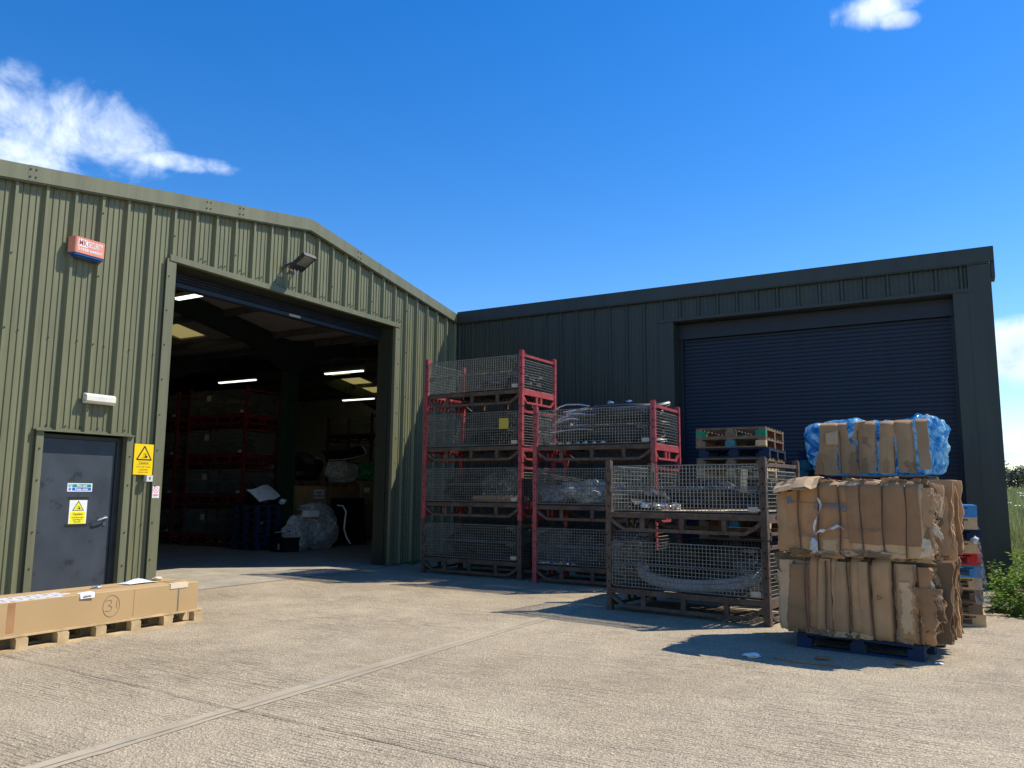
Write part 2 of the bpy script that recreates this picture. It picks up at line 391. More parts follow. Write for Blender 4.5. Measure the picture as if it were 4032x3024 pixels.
# ------------------------------------------------------------------ ground
m = MB(); m.poly([(-26.,-40,0),(45,-40,0),(45,-3.45,0),(13.5,-3.42,0),(12.2,-3.5,0),(11.3,-3.4,0),(10.9,-3.1,0),(10.7,-2.2,0),(10.55,-.6,0),(10.5,.05,0),(-.02,.05,0),(-.02,-15,0),(-26,-15,0)])
yard = struct(m.build('yard', YARD))
m = MB(); n = 60; rows = []
def fz(x, y):
    d = max(0, y-6); return -.03 + 3.6*(1-math.exp(-d/110.)) + (.06*mnoise.noise(Vector((x*.25,y*.25,0))) if y > -2 else 0)
xs = [-700,-300,-120,-60,-30,-14,0,6,9,10.4]+[10.8+.9*i for i in range(26)]+[40,55,80,120,200,400,800]
ys = [-300,-120,-60,-41,-20,-8,-4,-3,-2,-1]+[i*1.2 for i in range(40)]+[52,60,70,85,100,130,170,220,300,450,800]
for i in range(len(xs)-1):
    for j in range(len(ys)-1):
        m.poly([(xs[a],ys[b_],fz(xs[a],ys[b_]) if xs[a] > 9 and ys[b_] > -5 else -.03) for a, b_ in ((i,j),(i+1,j),(i+1,j+1),(i,j+1))])
field = struct(m.build('field', FIELD))
# levelled joint strip and sealed cracks
m = MB(); L = []
r2 = random.Random(3)
yy = -16.
while yy < -5.0:
    L.append(yy); yy += .12
gl = []
for k, y in enumerate(L):
    cx = 5.80-.02*math.sin(y*.5)-.012*(y+11); w = .085+.012*math.sin(y*1.7)+r2.uniform(-.006,.006)
    gl.append((cx-w+r2.uniform(-.006,.006), cx+w+r2.uniform(-.006,.006), y))
for a, b_ in zip(gl, gl[1:]):
    m.poly([(a[0],a[2],.004),(a[1],a[2],.004),(b_[1],b_[2],.004),(b_[0],b_[2],.004)])
struct(m.build('joint_strip', SMOOTHC))
m = MB()
def crack(pts, w, z):
    for (x0,y0),(x1,y1) in zip(pts, pts[1:]):
        d = Vector((y0-y1, x1-x0, 0)).normalized()*w*r2.uniform(.7,1.2)/2
        m.poly([(x0-d.x,y0-d.y,z),(x0+d.x,y0+d.y,z),(x1+d.x,y1+d.y,z),(x1-d.x,y1-d.y,z)])
crack([(2.0+.14*k, -11.08-.045*(.14*k)*1.0+r2.uniform(-.006,.006) - (.02 if 5 < 2+.14*k < 6 else 0)) for k in range(78)], .008, .008)
crack([(a[0]*.35+a[1]*.65+.003*math.sin(a[2]*9), a[2]) for a in gl if a[2] > -16], .006, .008)
crack([(5.9+.2*k, -5.6-.02*k+.1*k*.6) for k in range(6)], .008, .008)
struct(m.build('joint_seal', CRACK))
m = MB(); m.poly([(-24.8,-14.6,.006),(.10,-14.6,.006),(.13,-7.6,.006),(.16,-5,.006),(.12,-2.3,.006),(.10,-.02,.006),(-.2,-.02,.006),(-.2,10.95,.006),(-24.8,10.95,.006)])
struct(m.build('warehouse_floor', FLOORC))

# ------------------------------------------------------------------ profiled cladding
def prof(pitch, phase, depth, stiff=(.105,.19,.275), sh_=.013):
    base = [(-.044,0),(-.019,depth),(.017,depth),(.040,0)]
    for s_ in stiff: base += [(s_-.011,0),(s_-.002,sh_),(s_+.003,sh_),(s_+.012,0)]
    return base, pitch, phase
def clad(mb, pr, u0, u1, zb, zt, pt, breaks=(), mi=0):
    base, P, ph = pr
    us = [(u0,None),(u1,None)]; k0 = int((u0-ph)/P)-2; k1 = int((u1-ph)/P)+2
    full = sorted((ph+k*P+a, d) for k in range(k0, k1+1) for a, d in base)
    def dep(u):
        for (a, da), (b_, db) in zip(full, full[1:]):
            if a <= u <= b_: return da+(db-da)*((u-a)/(b_-a) if b_ > a else 0)
        return 0
    pts = sorted({u0, u1, *[u for u, d in full if u0 < u < u1], *[q for q in breaks if u0 < q < u1]})
    for a, b_ in zip(pts, pts[1:]):
        da, db = dep(a), dep(b_)
        mb.poly([pt(a,da,zb(a)), pt(b_,db,zb(b_)), pt(b_,db,zt(b_)), pt(a,da,zt(a))], mi)
RIDGE = -4.94
def za(y): return 6.43-.168*abs(y-RIDGE)
def screw(mb, p, nrm, r=.011, mi=1):
    p = Vector(p); nrm = Vector(nrm); a = nrm.orthogonal().normalized(); c = nrm.cross(a); n_ = 6
    b = len(mb.v)
    mb.v += [tuple(p+(a*math.cos(2*PI*k/n_)+c*math.sin(2*PI*k/n_))*r) for k in range(n_)] + [tuple(p+nrm*.012+(a*math.cos(2*PI*k/n_)+c*math.sin(2*PI*k/n_))*r*.8) for k in range(n_)]
    for k in range(n_):
        l = (k+1) % n_; mb.f.append((b+k,b+l,b+n_+l,b+n_+k)); mb.m.append(mi)
    mb.f.append(tuple(b+n_+k for k in range(n_))); mb.m.append(mi)

WA = thing('warehouse', 'olive green gabled steel warehouse with a wide open doorway and grey fire door', 'warehouse', (0,0,0))
PA = prof(.385, -7.74, .056)
ptA = lambda u, d, z: (d, u, z)
m = MB(); top = lambda y: za(y)-.12
clad(m, PA, -14.5, -9.50, lambda u: .03, top, ptA)
clad(m, PA, -9.50, -8.24, lambda u: 2.24, top, ptA)
clad(m, PA, -8.24, -7.74, lambda u: .03, top, ptA)
clad(m, PA, -7.74, -2.24, lambda u: 4.97, top, ptA, (RIDGE,))
clad(m, PA, -2.24, -.005, lambda u: .03, top, ptA)
for k in range(-17, 21):
    u = -7.74+.385*k
    if u > -.1: continue
    for z in (1.0,1.62,2.55,3.45,4.4,5.3):
        if z > top(u)-.2: continue
        for du, dd in ((-.03+.03,.056),(.19,.007)):
            uu = u+du
            if -9.6 < uu < -8.1 and z < 2.4: continue
            if -7.9 < uu < -2.15 and z < 5.05: continue
            if (du == 0 and k % 3 == 0) or (du > 0 and z in (3.45, 1.0)): screw(m, (dd,uu,z+.02*math.sin(k*3)), (1,0,0))
    if -7.7 < u < -2.3:
        for du in (.03,.15,.23): screw(m, (.008,u+du,5.08+.015*math.sin(u*9+du*30)), (1,0,0))
for y in (-9.4,-9.15,-8.95,-8.7,-8.5,-8.3): screw(m, (.008,y,2.31), (1,0,0))
m.build('cladding', [OLIVE, SCREW], WA)
# barge boards with lap joints
m = MB(); fx = lambda u, v, w: (w, u, v)
m.prism([(-14.6,za(-14.6)),(RIDGE,6.43),(RIDGE,6.215),(-14.6,za(-14.6)-.2)], fx, .055, .105)
m.prism([(RIDGE,6.43),(-.10,za(-.10)),(-.10,za(-.10)-.2),(RIDGE,6.215)], fx, .055, .105)
m.prism([(-14.6,za(-14.6)-.2),(RIDGE,6.215),(RIDGE,6.195),(-14.6,za(-14.6)-.22)], fx, .052, .085)
m.prism([(RIDGE,6.215),(-.10,za(-.10)-.2),(-.10,za(-.10)-.22),(RIDGE,6.195)], fx, .052, .085)
for y in (-7.2,-6.55,-3.6,-9.9):
    s_ = -1 if y > RIDGE else 1; h = .12
    m.prism([(y-h/2,za(y-h/2)+.003),(y+h/2,za(y+h/2)+.003),(y+h/2,za(y+h/2)-.197),(y-h/2,za(y-h/2)-.197)], fx, .104, .1065)
    for dy, dz in ((-.035,-.05),(.035,-.05),(-.035,-.15),(.035,-.15)): screw(m, (.106,y+dy,za(y+dy)+dz), (1,0,0), .012)
m.build('barge_board', [OLIVE_TRIM, SCREW], WA)
# doorway flashings and reveals
m = MB()
m.box(-.02,-7.80,4.905,.075,-2.20,4.985); m.box(.03,-7.80,4.985,.06,-2.20,5.0)
m.box(.05,-7.84,.02,.062,-7.685,4.93); m.box(.0,-7.684,.02,.05,-7.672,4.90)
m.box(.05,-2.335,.02,.062,-2.205,4.90); m.box(.0,-2.346,.02,.05,-2.336,4.90)
for k in range(9):
    z = .5+.52*k
    screw(m, (.062,-7.80,z), (1,0,0)); screw(m, (.062,-2.235,z), (1,0,0))
m.build('doorway_flashing', [OLIVE_TRIM, SCREW], WA)
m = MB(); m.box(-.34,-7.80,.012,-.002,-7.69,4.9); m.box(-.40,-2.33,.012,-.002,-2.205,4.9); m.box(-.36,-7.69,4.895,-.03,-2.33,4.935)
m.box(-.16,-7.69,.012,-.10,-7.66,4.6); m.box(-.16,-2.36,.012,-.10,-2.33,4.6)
m.build('doorway_reveal', SHADED_REVEAL, WA)
m = MB()
for k in range(5): m.tube([(-.35,-7.66,4.90-.045*k),(-.35,-2.36,4.90-.045*k)], .027, 6)
m.box(-.385,-7.66,4.645,-.315,-2.36,4.705); m.tube([(-.66,-7.66,4.98),(-.66,-2.36,4.98)], .27, 16)
dsh = m.build('roller_shutter', M('rolled_shutter_paint', (.016,.02,.03), rough=.5), WA)
m = MB(); m.box(-.314,-4.98,4.655,-.310,-4.70,4.698); m.build('label_plate', PLATE, dsh)
# lining, far walls, roof, frames
m = MB()
m.box(-.24,-14.5,.01,-.20,-9.5,4.6); m.box(-.24,-8.24,.01,-.20,-7.8,4.9); m.box(-.24,-9.5,2.26,-.20,-8.24,4.6); m.box(-.24,-2.2,.01,-.20,.3,5.5)
m.prism([(-14.5,4.6),(-7.8,4.6),(-7.8,5.0),(-2.2,5.0),(-.05,5.45),(RIDGE,6.3),(-14.5,4.8)], fx, -.24, -.20)
m.box(-24.6,-14.5,.01,-.245,-14.4,4.8); m.box(-24.7,-14.4,.01,-24.6,11,6.3)
m.build('inner_lining', INNER, WA)
def slab(mb, x0, x1, y0, y1, zf, th=.08, mi=0): mb.prism([(y0,zf(y0)),(y1,zf(y1)),(y1,zf(y1)-th),(y0,zf(y0)-th)], fx, x0, x1, mi)
za2 = lambda y: za(y)-.06
m = MB()
slab(m,-24.8,.05,-14.6,RIDGE,za2); slab(m,-24.8,-8.55,RIDGE,0,za2); slab(m,-7.45,.05,RIDGE,0,za2)
slab(m,-8.55,-7.45,RIDGE,-3.6,za2); slab(m,-8.55,-7.45,-.95,0,za2)
m.build('roof', LINING_DARK, WA)
m = MB(); slab(m,-8.55,-7.45,-3.6,-.95,lambda y: za2(y)-.03,.01); m.build('rooflight', SKYL, WA)
zb_f = lambda y: 5.58+.16*y if y < 5.5 else 5.58+.16*5.5-.16*(y-5.5)
for x in (-5.3,-11.1,-17.,-22.5):
    m = MB(); w = .09
    for pts in ([(-14.3,za2(-14.3)-.12),(RIDGE,za2(RIDGE)-.12),(RIDGE,za2(RIDGE)-.58),(-13.2,za2(-13.2)-.62),(-14.3,za2(-14.3)-1.0)],
                [(RIDGE,za2(RIDGE)-.12),(0,za2(0)-.12),(0,za2(0)-1.0),(-1.5,za2(-1.5)-.62),(RIDGE,za2(RIDGE)-.58)],
                [(0,zb_f(0)-.14),(5.5,zb_f(5.5)-.14),(5.5,zb_f(5.5)-.6),(1.5,zb_f(1.5)-.62),(0,zb_f(0)-1.0)],
                [(5.5,zb_f(5.5)-.14),(11,zb_f(11)-.14),(11,zb_f(11)-.8),(9.6,zb_f(9.6)-.62),(5.5,zb_f(5.5)-.6)]):
        m.prism(pts, fx, x-w, x+w)
    m.build('rafter', STEELGREEN, WA)
    m = MB(); m.box(x-.14,-.16,.01,x+.14,-.13,4.6); m.box(x-.14,.17,.01,x+.14,.2,4.6); m.box(x-.02,-.13,.01,x+.02,.17,4.6); m.box(x-.2,-.22,.008,x+.2,.26,.03)
    m.build('column', COLGREEN, WA)
m = MB()
for y in [-13.5+1.6*k for k in range(9)]:
    if abs(y-RIDGE) > .3: m.bar((-24.5,y,za2(y)-.17),(-.3,y,za2(y)-.17),.07,.16)
for y in (.8,2.4,4.0,6.6,7.95,9.2,10.45): m.bar((-24.5,y,zb_f(y)-.19),(-.3,y,zb_f(y)-.19),.07,.16)
m.build('purlin', M('purlin_steel', (.09,.09,.085), rough=.6), WA)
# personnel door
m = MB()
m.box(-.14,-9.47,.012,-.05,-9.41,2.20); m.box(-.14,-8.36,.012,-.05,-8.27,2.20); m.box(-.14,-9.41,2.15,-.05,-8.36,2.20)
m.build('door_frame', FRAMEDARK, WA)
m = MB(); m.box(.046,-9.54,.03,.056,-9.45,2.225); m.box(-.14,-9.45,.03,.046,-9.44,2.225) ; m.box(.046,-8.28,.03,.056,-8.18,2.225); m.box(-.14,-8.27,.03,.046,-8.26,2.225)
m.box(.01,-9.57,2.225,.095,-8.19,2.245); m.box(.01,-9.57,2.245,.018,-8.19,2.275)
for z in (.5,.95,1.6,2.0): screw(m, (.056,-9.49,z), (1,0,0)); screw(m, (.056,-8.225,z-.05), (1,0,0))
m.build('door_flashing', [OLIVE_TRIM, SCREW], WA)
m = MB(); m.box(-.125,-9.405,.025,-.07,-8.365,2.145); leaf = m.build('fire_door', DOORBLUE, WA); leaf['label'] = 'dark blue grey steel fire door with scuffs'
m = MB()
m.prism([(-8.44+.028*math.cos(t*PI/8), 1.11+.028*math.sin(t*PI/8)) for t in range(16)], fx, -.07, -.058)
m.tube([(-.06,-8.44,1.11),(-.02,-8.44,1.11),(-.005,-8.455,1.108),(-.003,-8.52,1.095),(-.005,-8.57,1.08),(-.015,-8.59,1.075)], .011, 8)
m.build('handle', STEEL, leaf, smooth=False)
m = MB(); m.prism([(-8.455+.025*math.cos(t*PI/8), 1.02+.025*math.sin(t*PI/8)) for t in range(16)], fx, -.07, -.06); m.box(-.0605,-8.459,1.008,-.0595,-8.451,1.03,1)
m.build('lock', [STEEL, SBLK], leaf)
for z in (2.0,.95,.25):
    m = MB(); m.tube([(-.062,-9.408,z-.05),(-.062,-9.408,z+.05)], .012, 8); m.build('hinge', STEEL, leaf)

# ------------------------------------------------------------------ wing with the closed shutter
WB = thing('warehouse', 'shade-darkened olive warehouse wing with a closed navy roller shutter', 'warehouse', (0,0,0))
PB = prof(.3805, 3.53, .040, sh_=.005)
ptB = lambda u, d, z: (u, -d, z)
m = MB()
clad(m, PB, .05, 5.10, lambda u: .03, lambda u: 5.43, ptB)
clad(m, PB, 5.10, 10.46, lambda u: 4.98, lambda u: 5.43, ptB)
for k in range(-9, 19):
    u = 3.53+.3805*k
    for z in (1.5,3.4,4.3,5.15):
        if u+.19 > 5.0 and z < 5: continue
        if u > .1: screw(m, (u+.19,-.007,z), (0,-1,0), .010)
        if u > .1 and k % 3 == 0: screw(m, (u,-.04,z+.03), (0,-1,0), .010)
m.build('cladding', [SHADED_OLIVE, SCREW], WB)
m = MB(); m.box(.106,-.105,5.405,10.87,-.05,5.665); m.box(.106,-.09,5.385,10.80,-.045,5.405); m.box(10.82,-.049,5.15,10.875,.35,5.665)
m.build('fascia', SHADED_TRIM, WB)
m = MB()
m.box(5.0,-.075,4.925,10.53,.0,4.985); m.box(5.02,-.052,.02,5.30,-.043,4.925); m.box(5.285,-.043,.02,5.30,.33,4.925)
m.box(10.235,-.052,.02,10.50,-.043,4.925); m.box(10.235,-.043,.02,10.25,.33,4.925); m.box(10.47,-.06,.02,10.81,-.052,5.385); m.box(10.80,-.052,.02,10.812,.30,5.385)
m.box(5.30,.0,4.915,10.235,.33,4.925)
m.build('doorway_flashing', SHADED_TRIM, WB)
m = MB()
zz = 4.62; r_ = .0375
for k in range(62):
    z0 = zz-.075*k
    if z0 < .1: break
    prev = None
    for q in range(6):
        a = PI*q/5; p = (.335-.007*math.sin(a), z0-.0375+.0375*math.cos(a))
        if prev: m.poly([(5.38,prev[0],prev[1]),(10.19,prev[0],prev[1]),(10.19,p[0],p[1]),(5.38,p[0],p[1])])
        prev = p
m.box(5.38,.30,.012,10.19,.36,.09)
m.box(5.30,.345,.012,10.235,.36,4.9)
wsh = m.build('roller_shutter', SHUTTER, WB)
m = MB(); m.box(5.30,.27,.012,5.39,.33,4.62); m.box(10.18,.27,.012,10.235,.33,4.62); m.box(5.30,.24,4.62,10.235,.34,4.91); m.box(5.30,.225,4.60,10.235,.24,4.66)
m.build('shutter_hood', HOOD, WB)
m = MB()
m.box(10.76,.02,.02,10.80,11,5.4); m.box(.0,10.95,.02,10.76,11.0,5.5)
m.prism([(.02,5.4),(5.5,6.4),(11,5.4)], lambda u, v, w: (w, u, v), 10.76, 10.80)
m.build('side_wall', SHADED_OLIVE, WB)
m = MB(); m.box(-24.6,10.96,.01,-.01,11.04,5.66); m.box(-.01,.3,.01,.04,10.94,5.5); m.build('inner_wall', LIGHTWALL, WB)
m = MB()
slab(m,-24.8,10.82,-.04,5.5,zb_f); slab(m,-24.8,-11.4,5.5,11.2,zb_f); slab(m,-10.2,10.82,5.5,11.2,zb_f)
slab(m,-11.4,-10.2,5.5,7.9,zb_f); slab(m,-11.4,-10.2,10.7,11.2,zb_f)
m.build('roof', LINING_DARK, WB)
m = MB(); slab(m,-11.4,-10.2,7.9,10.7,lambda y: zb_f(y)-.03,.01); m.build('rooflight', SKYL, WB)

# ------------------------------------------------------------------ fittings on the gable wall
def plateA(mb, y0, z0, y1, z1, x, th=.003, mi=0): mb.box(x-th, y0, z0, x, y1, z1, mi)
def shapeA(mb, pts, x, mi=0): mb.poly([(x, u, v) for u, v in pts], mi)
def discA(mb, cy, cz, r, x, mi=0, n=20): shapeA(mb, [(cy+r*math.cos(2*PI*k/n), cz+r*math.sin(2*PI*k/n)) for k in range(n)], x, mi)
def ringA(mb, cy, cz, r0, r1, x, mi=0, n=24):
    for k in range(n):
        a, b_ = 2*PI*k/n, 2*PI*(k+1)/n
        shapeA(mb, [(cy+r0*math.cos(a),cz+r0*math.sin(a)),(cy+r1*math.cos(a),cz+r1*math.sin(a)),(cy+r1*math.cos(b_),cz+r1*math.sin(b_)),(cy+r0*math.cos(b_),cz+r0*math.sin(b_))], x, mi)
def forklift(mb, cy, cz, s, x, mi):
    P = lambda q: [(cy+a*s, cz+b_*s) for a, b_ in q]
    shapeA(mb, P([(-.30,-.36),(-.26,-.36),(-.10,.42),(-.14,.42)]), x, mi); shapeA(mb, P([(-.62,-.40),(-.26,-.40),(-.26,-.36),(-.62,-.37)]), x, mi)
    shapeA(mb, P([(-.14,-.22),(.10,-.22),(.12,-.02),(.55,-.02),(.60,-.12),(.60,-.32),(-.14,-.32)]), x, mi)
    discA(mb, -.02*s+cy, cz-.34*s, .10*s, x+.0004, mi); discA(mb, .40*s+cy, cz-.33*s, .13*s, x+.0004, mi)
    shapeA(mb, P([(-.12,.34),(.36,.34),(.36,.38),(-.12,.38)]), x, mi); shapeA(mb, P([(.33,-.02),(.36,-.02),(.36,.34),(.33,.34)]), x, mi)
    shapeA(mb, P([(.08,-.02),(.24,-.02),(.24,.20),(.10,.22)]), x, mi); discA(mb, .15*s+cy, cz+.26*s, .07*s, x, mi); shapeA(mb, P([(-.04,.04),(.10,.10),(.10,.14),(-.04,.08)]), x, mi)

T = thing('alarm_box', 'faded orange security alarm box with white lettering high on the olive wall', 'alarm', (0,-9.11,4.6))
T.location = (0,0,0)
m = MB(); oy = [(-9.345,.05),(-9.315,.155),(-9.30,.165),(-8.915,.165),(-8.90,.155),(-8.875,.05)]
m.prism(oy, lambda u, v, w: (v, u, w), 4.615, 4.83)
m.build('siren_cover', ORANGE, T)
m = MB(); m.prism([(a, b_-.008 if b_ > .1 else b_) for a, b_ in oy], lambda u, v, w: (v, u, w), 4.585, 4.6145); m.prism([(-9.30,.05),(-9.27,.12),(-8.95,.12),(-8.92,.05)], lambda u, v, w: (v, u, w), 4.565, 4.585)
m.build('strobe_strip', SIRENBLUE, T)
m = MB(); plateA(m,-9.275,4.705,-9.145,4.805,.1665,.001); m.build('logo_panel', SWHITE, T)
text('logo_letters', 'MK', .112, DARKRED, (.1672,-9.21,4.755), AX_A, T, sx=.72, bold=.002)
text('name_lettering', 'SECURITY', .118, SWHITE, (.1662,-9.035,4.752), AX_A, T, sx=.40, bold=.0015)
text('phone_number', '01908 644007', .058, SWHITE, (.1662,-9.105,4.668), AX_A, T, sx=1.02, bold=.001)

T = thing('bulkhead_light', 'cream bulkhead light fitting above the fire door', 'wall light')
m = MB(); m.box(.046,-8.97,2.635,.075,-8.53,2.77); m.build('back_plate', WHITEP, T)
m = MB(); m.prism([(2.64,.075),(2.765,.075),(2.76,.10),(2.735,.125),(2.67,.125),(2.645,.10)], lambda u, v, w: (v, w, u), -8.96, -8.54); m.build('diffuser', DIFF, T)
for y in (-8.965,-8.545):
    m = MB(); m.box(.074,y-.006,2.66,.09,y+.006,2.675); m.box(.074,y-.006,2.73,.09,y+.006,2.745); m.build('clip', STEEL, T)

T = thing('flood_light', 'black floodlight tilted out on a bracket above the open doorway', 'floodlight')
a0 = Vector((.17,-5.33,5.365)); a1 = Vector((.50,-5.33,5.565)); dv = (a1-a0).normalized(); nv = Vector((-dv.z,0,dv.x)); yv = Vector((0,1,0))
def hb(mb, s0, s1, w0, w1, h0, h1, mi=0):
    b = len(mb.v)
    for h in (h0, h1):
        for s_, w_ in ((s0,w0),(s1,w0),(s1,w1),(s0,w1)): mb.v.append(tuple(a0+dv*s_+yv*w_+nv*h))
    for q in ((0,3,2,1),(4,5,6,7),(0,1,5,4),(1,2,6,5),(2,3,7,6),(3,0,4,7)): mb.f.append(tuple(b+i for i in q)); mb.m.append(mi)
m = MB(); hb(m,0,.37,-.135,.135,0,.05); hb(m,.03,.34,-.12,.12,.05,.085)
for k in range(6): hb(m,.05+.05*k,.06+.05*k,-.11,.11,.085,.105)
hb(m,.0,.37,-.145,-.135,-.012,.055); hb(m,.0,.37,.135,.145,-.012,.055); hb(m,.37,.38,-.145,.145,-.012,.055); hb(m,-.01,.0,-.145,.145,-.012,.055)
m.build('head', LAMPBODY, T)
m = MB(); hb(m,.12,.36,-.12,.12,-.006,-.002); m.build('glass', LAMPGLASS, T)
m = MB(); m.bar((.05,-5.47,5.43),(.34,-5.47,5.47),.012,.03); m.bar((.05,-5.19,5.43),(.34,-5.19,5.47),.012,.03); m.bar((.055,-5.50,5.43),(.055,-5.16,5.43),.012,.05); m.box(.046,-5.52,5.38,.055,-5.40,5.47)
m.build('bracket', LAMPBODY, T)
m = MB(); m.tube([(.2+.02*math.sin(t*.3), -5.36+.045*math.cos(PI+t*PI/10), 5.36-.085*math.sin(t*PI/10)) for t in range(11)], .005, 6); m.build('cable', CABLEW, T)

T = thing('caution_sign', 'yellow caution sign with a forklift triangle beside the doorway', 'sign')
m = MB(); plateA(m,-8.165,1.70,-7.86,2.135,.066,.004); m.build('panel', YEL, T)
m = MB(); cy = -8.005
shapeA(m, [(cy-.125,1.915),(cy-.117,1.903),(cy+.117,1.903),(cy+.125,1.915),(cy+.008,2.108),(cy-.008,2.108)], .0668, 0)
shapeA(m, [(cy-.098,1.922),(cy+.098,1.922),(cy,2.082)], .0674, 1)
forklift(m, cy+.0, 1.972, .085, .0680, 0); m.build('triangle', [SBLK, YEL], T)
text('heading', 'Caution', .050, SBROWN, (.0668,cy,1.868), AX_A, T, bold=.0008)
m = MB(); plateA(m,cy-.1,1.842,cy+.1,1.845,.0668,.0005); m.build('underline', SBROWN, T)
text('wording', 'Fork-Lift Truck\noperating\nin this area', .036, SBROWN, (.0668,cy,1.773), AX_A, T, line=1.05)

T = thing('key_switch', 'small white key switch box under the yellow sign', 'switch')
m = MB(); m.box(.05,-7.975,1.605,.115,-7.878,1.695); m.build('housing', WHITEP, T)
m = MB(); discA(m,-7.925,1.655,.014,.1156,0); m.box(.1156,-7.932,1.63,.1166,-7.918,1.66); m.build('key_slot', SBLK, T)

T = thing('prohibition_sign', 'small white sign with a faded red prohibition circle on the jamb', 'sign')
m = MB(); plateA(m,-7.832,1.37,-7.722,1.54,.066,.003); m.build('panel', SWHITE, T)
m = MB(); ringA(m,-7.777,1.483,.034,.043,.0664); shapeA(m, [(-7.806,1.507),(-7.800,1.512),(-7.748,1.459),(-7.754,1.454)], .0668); shapeA(m,[(-7.800,1.468),(-7.796,1.463),(-7.760,1.494),(-7.764,1.499)],.0668)
shapeA(m, [(-7.816,1.402),(-7.738,1.402),(-7.738,1.424),(-7.816,1.424)], .0664); shapeA(m, [(-7.816,1.381),(-7.744,1.381),(-7.744,1.388),(-7.816,1.388)], .0664); m.build('symbol', SPINK, T)

T = thing('fire_exit_sign', 'green and blue Fire exit Keep clear sign on the fire door', 'sign')
m = MB(); plateA(m,-9.01,1.458,-8.665,1.568,-.067,.003); m.build('panel', SWHITE, T)
m = MB(); shapeA(m,[(-8.945,1.515),(-8.68,1.515),(-8.68,1.555),(-8.945,1.555)],-.0665,0); shapeA(m,[(-8.945,1.470),(-8.68,1.470),(-8.68,1.510),(-8.945,1.510)],-.0665,1)
shapeA(m,[(-8.997,1.517),(-8.955,1.517),(-8.955,1.553),(-8.997,1.553)],-.0665,0); discA(m,-8.976,1.490,.020,-.0665,1)
shapeA(m,[(-8.984,1.520),(-8.978,1.534),(-8.985,1.545),(-8.972,1.548),(-8.967,1.535),(-8.962,1.520),(-8.967,1.520),(-8.973,1.531),(-8.979,1.520)],-.066,2); shapeA(m,[(-8.978,1.486),(-8.974,1.486),(-8.973,1.503),(-8.979,1.503)],-.066,2); discA(m,-8.976,1.480,.003,-.066,2,8)
m.build('colour_bands', [SGREEN, SBLUE, SWHITE], T)
text('fire_exit_lettering', 'Fire exit', .042, SWHITE, (-.066,-8.81,1.535), AX_A, T, bold=.0012)
text('keep_clear_lettering', 'Keep clear', .042, SWHITE, (-.066,-8.812,1.490), AX_A, T, bold=.0012)

T = thing('caution_notice', 'white and lemon caution notice with a forklift triangle taped to the fire door', 'sign')
m = MB(); plateA(m,-8.962,1.032,-8.718,1.345,-.066,.003); m.build('panel', SWHITE, T)
m = MB(); shapeA(m,[(-8.945,1.034),(-8.735,1.034),(-8.735,1.195),(-8.945,1.195)],-.0655,1)
cy = -8.84; shapeA(m,[(cy-.082,1.205),(cy+.082,1.205),(cy,1.340)],-.0655,0); shapeA(m,[(cy-.066,1.213),(cy+.066,1.213),(cy,1.322)],-.065,1); forklift(m,cy,1.246,.055,-.0645,0)
m.build('triangle', [SBLK, YEL2], T)
text('heading', 'Caution', .043, SBROWN, (-.065,cy,1.160), AX_A, T, bold=.0012)
text('wording', 'Fork-lift trucks\noperating in\nthis area', .027, SBROWN, (-.065,cy,1.088), AX_A, T, line=1.05, bold=.0004)
m = MB(); m.box(-.0698,-8.99,1.345,-.068,-8.70,1.385); m.box(-.0698,-9.01,.99,-.068,-8.70,1.032); m.build('tape', SBLK, T)
# ------------------------------------------------------------------ mesh stillages
SW, SD = 2.2, 1.24
def grid_mesh(name, ori, eu, ev, nu, nv, parent, r=.0034, fr=.007, mat=None, sag=0, seed=0):
    """welded wire panel: ori corner, eu/ev edge vectors"""
    mb = MB(); ori = Vector(ori); eu = Vector(eu); ev = Vector(ev); nn = eu.cross(ev).normalized()
    q = random.Random(seed)
    for i in range(1, nu):
        t = i/nu; b_ = nn*(sag*math.sin(PI*t))
        p0 = ori+eu*t; p1 = ori+eu*t+ev
        if sag: mb.tube([p0, p0+ev*.5+b_, p1], r, 4)
        else: mb.bar(p0, p1+nn*q.uniform(-.002,.002), 2*r, 2*r)
    for j in range(1, nv):
        t = j/nv; o = nn*r*1.6
        if sag: mb.tube([ori+ev*t+o, ori+ev*t+eu*.5+o+nn*sag, ori+ev*t+eu+o], r, 4)
        else: mb.bar(ori+ev*t+o, ori+ev*t+eu+o, 2*r, 2*r)
    c = .04; u1 = eu.normalized(); v1 = ev.normalized(); P = []
    for cen, a in ((ori+u1*c+v1*c, PI), (ori+eu-u1*c+v1*c, 1.5*PI), (ori+eu-u1*c+ev-v1*c, 0), (ori+u1*c+ev-v1*c, .5*PI)):
        for k in range(4):
            t = a+k*PI/6; P.append(cen+u1*c*math.cos(t)+v1*c*math.sin(t))
    mb.tube(P, fr, 5, closed=True)
    return mb.build(name, mat or ZINC, parent)
def latch(parent, x, y, z, s=1, mat=None):
    mb = MB(); r = .0065
    mb.tube([(x-.09*s,y-.02,z+.035),(x+.07*s,y-.024,z+.035),(x+.085*s,y-.03,z+.02),(x+.06*s,y-.035,z+.012),(x-.08*s,y-.03,z+.012),(x-.10*s,y-.025,z+.0),(x-.075*s,y-.03,z-.05),(x-.05*s,y-.03,z-.015),(x+.0*s,y-.02,z-.0)], r, 5)
    return mb.build('latch', mat or ZINC, parent)
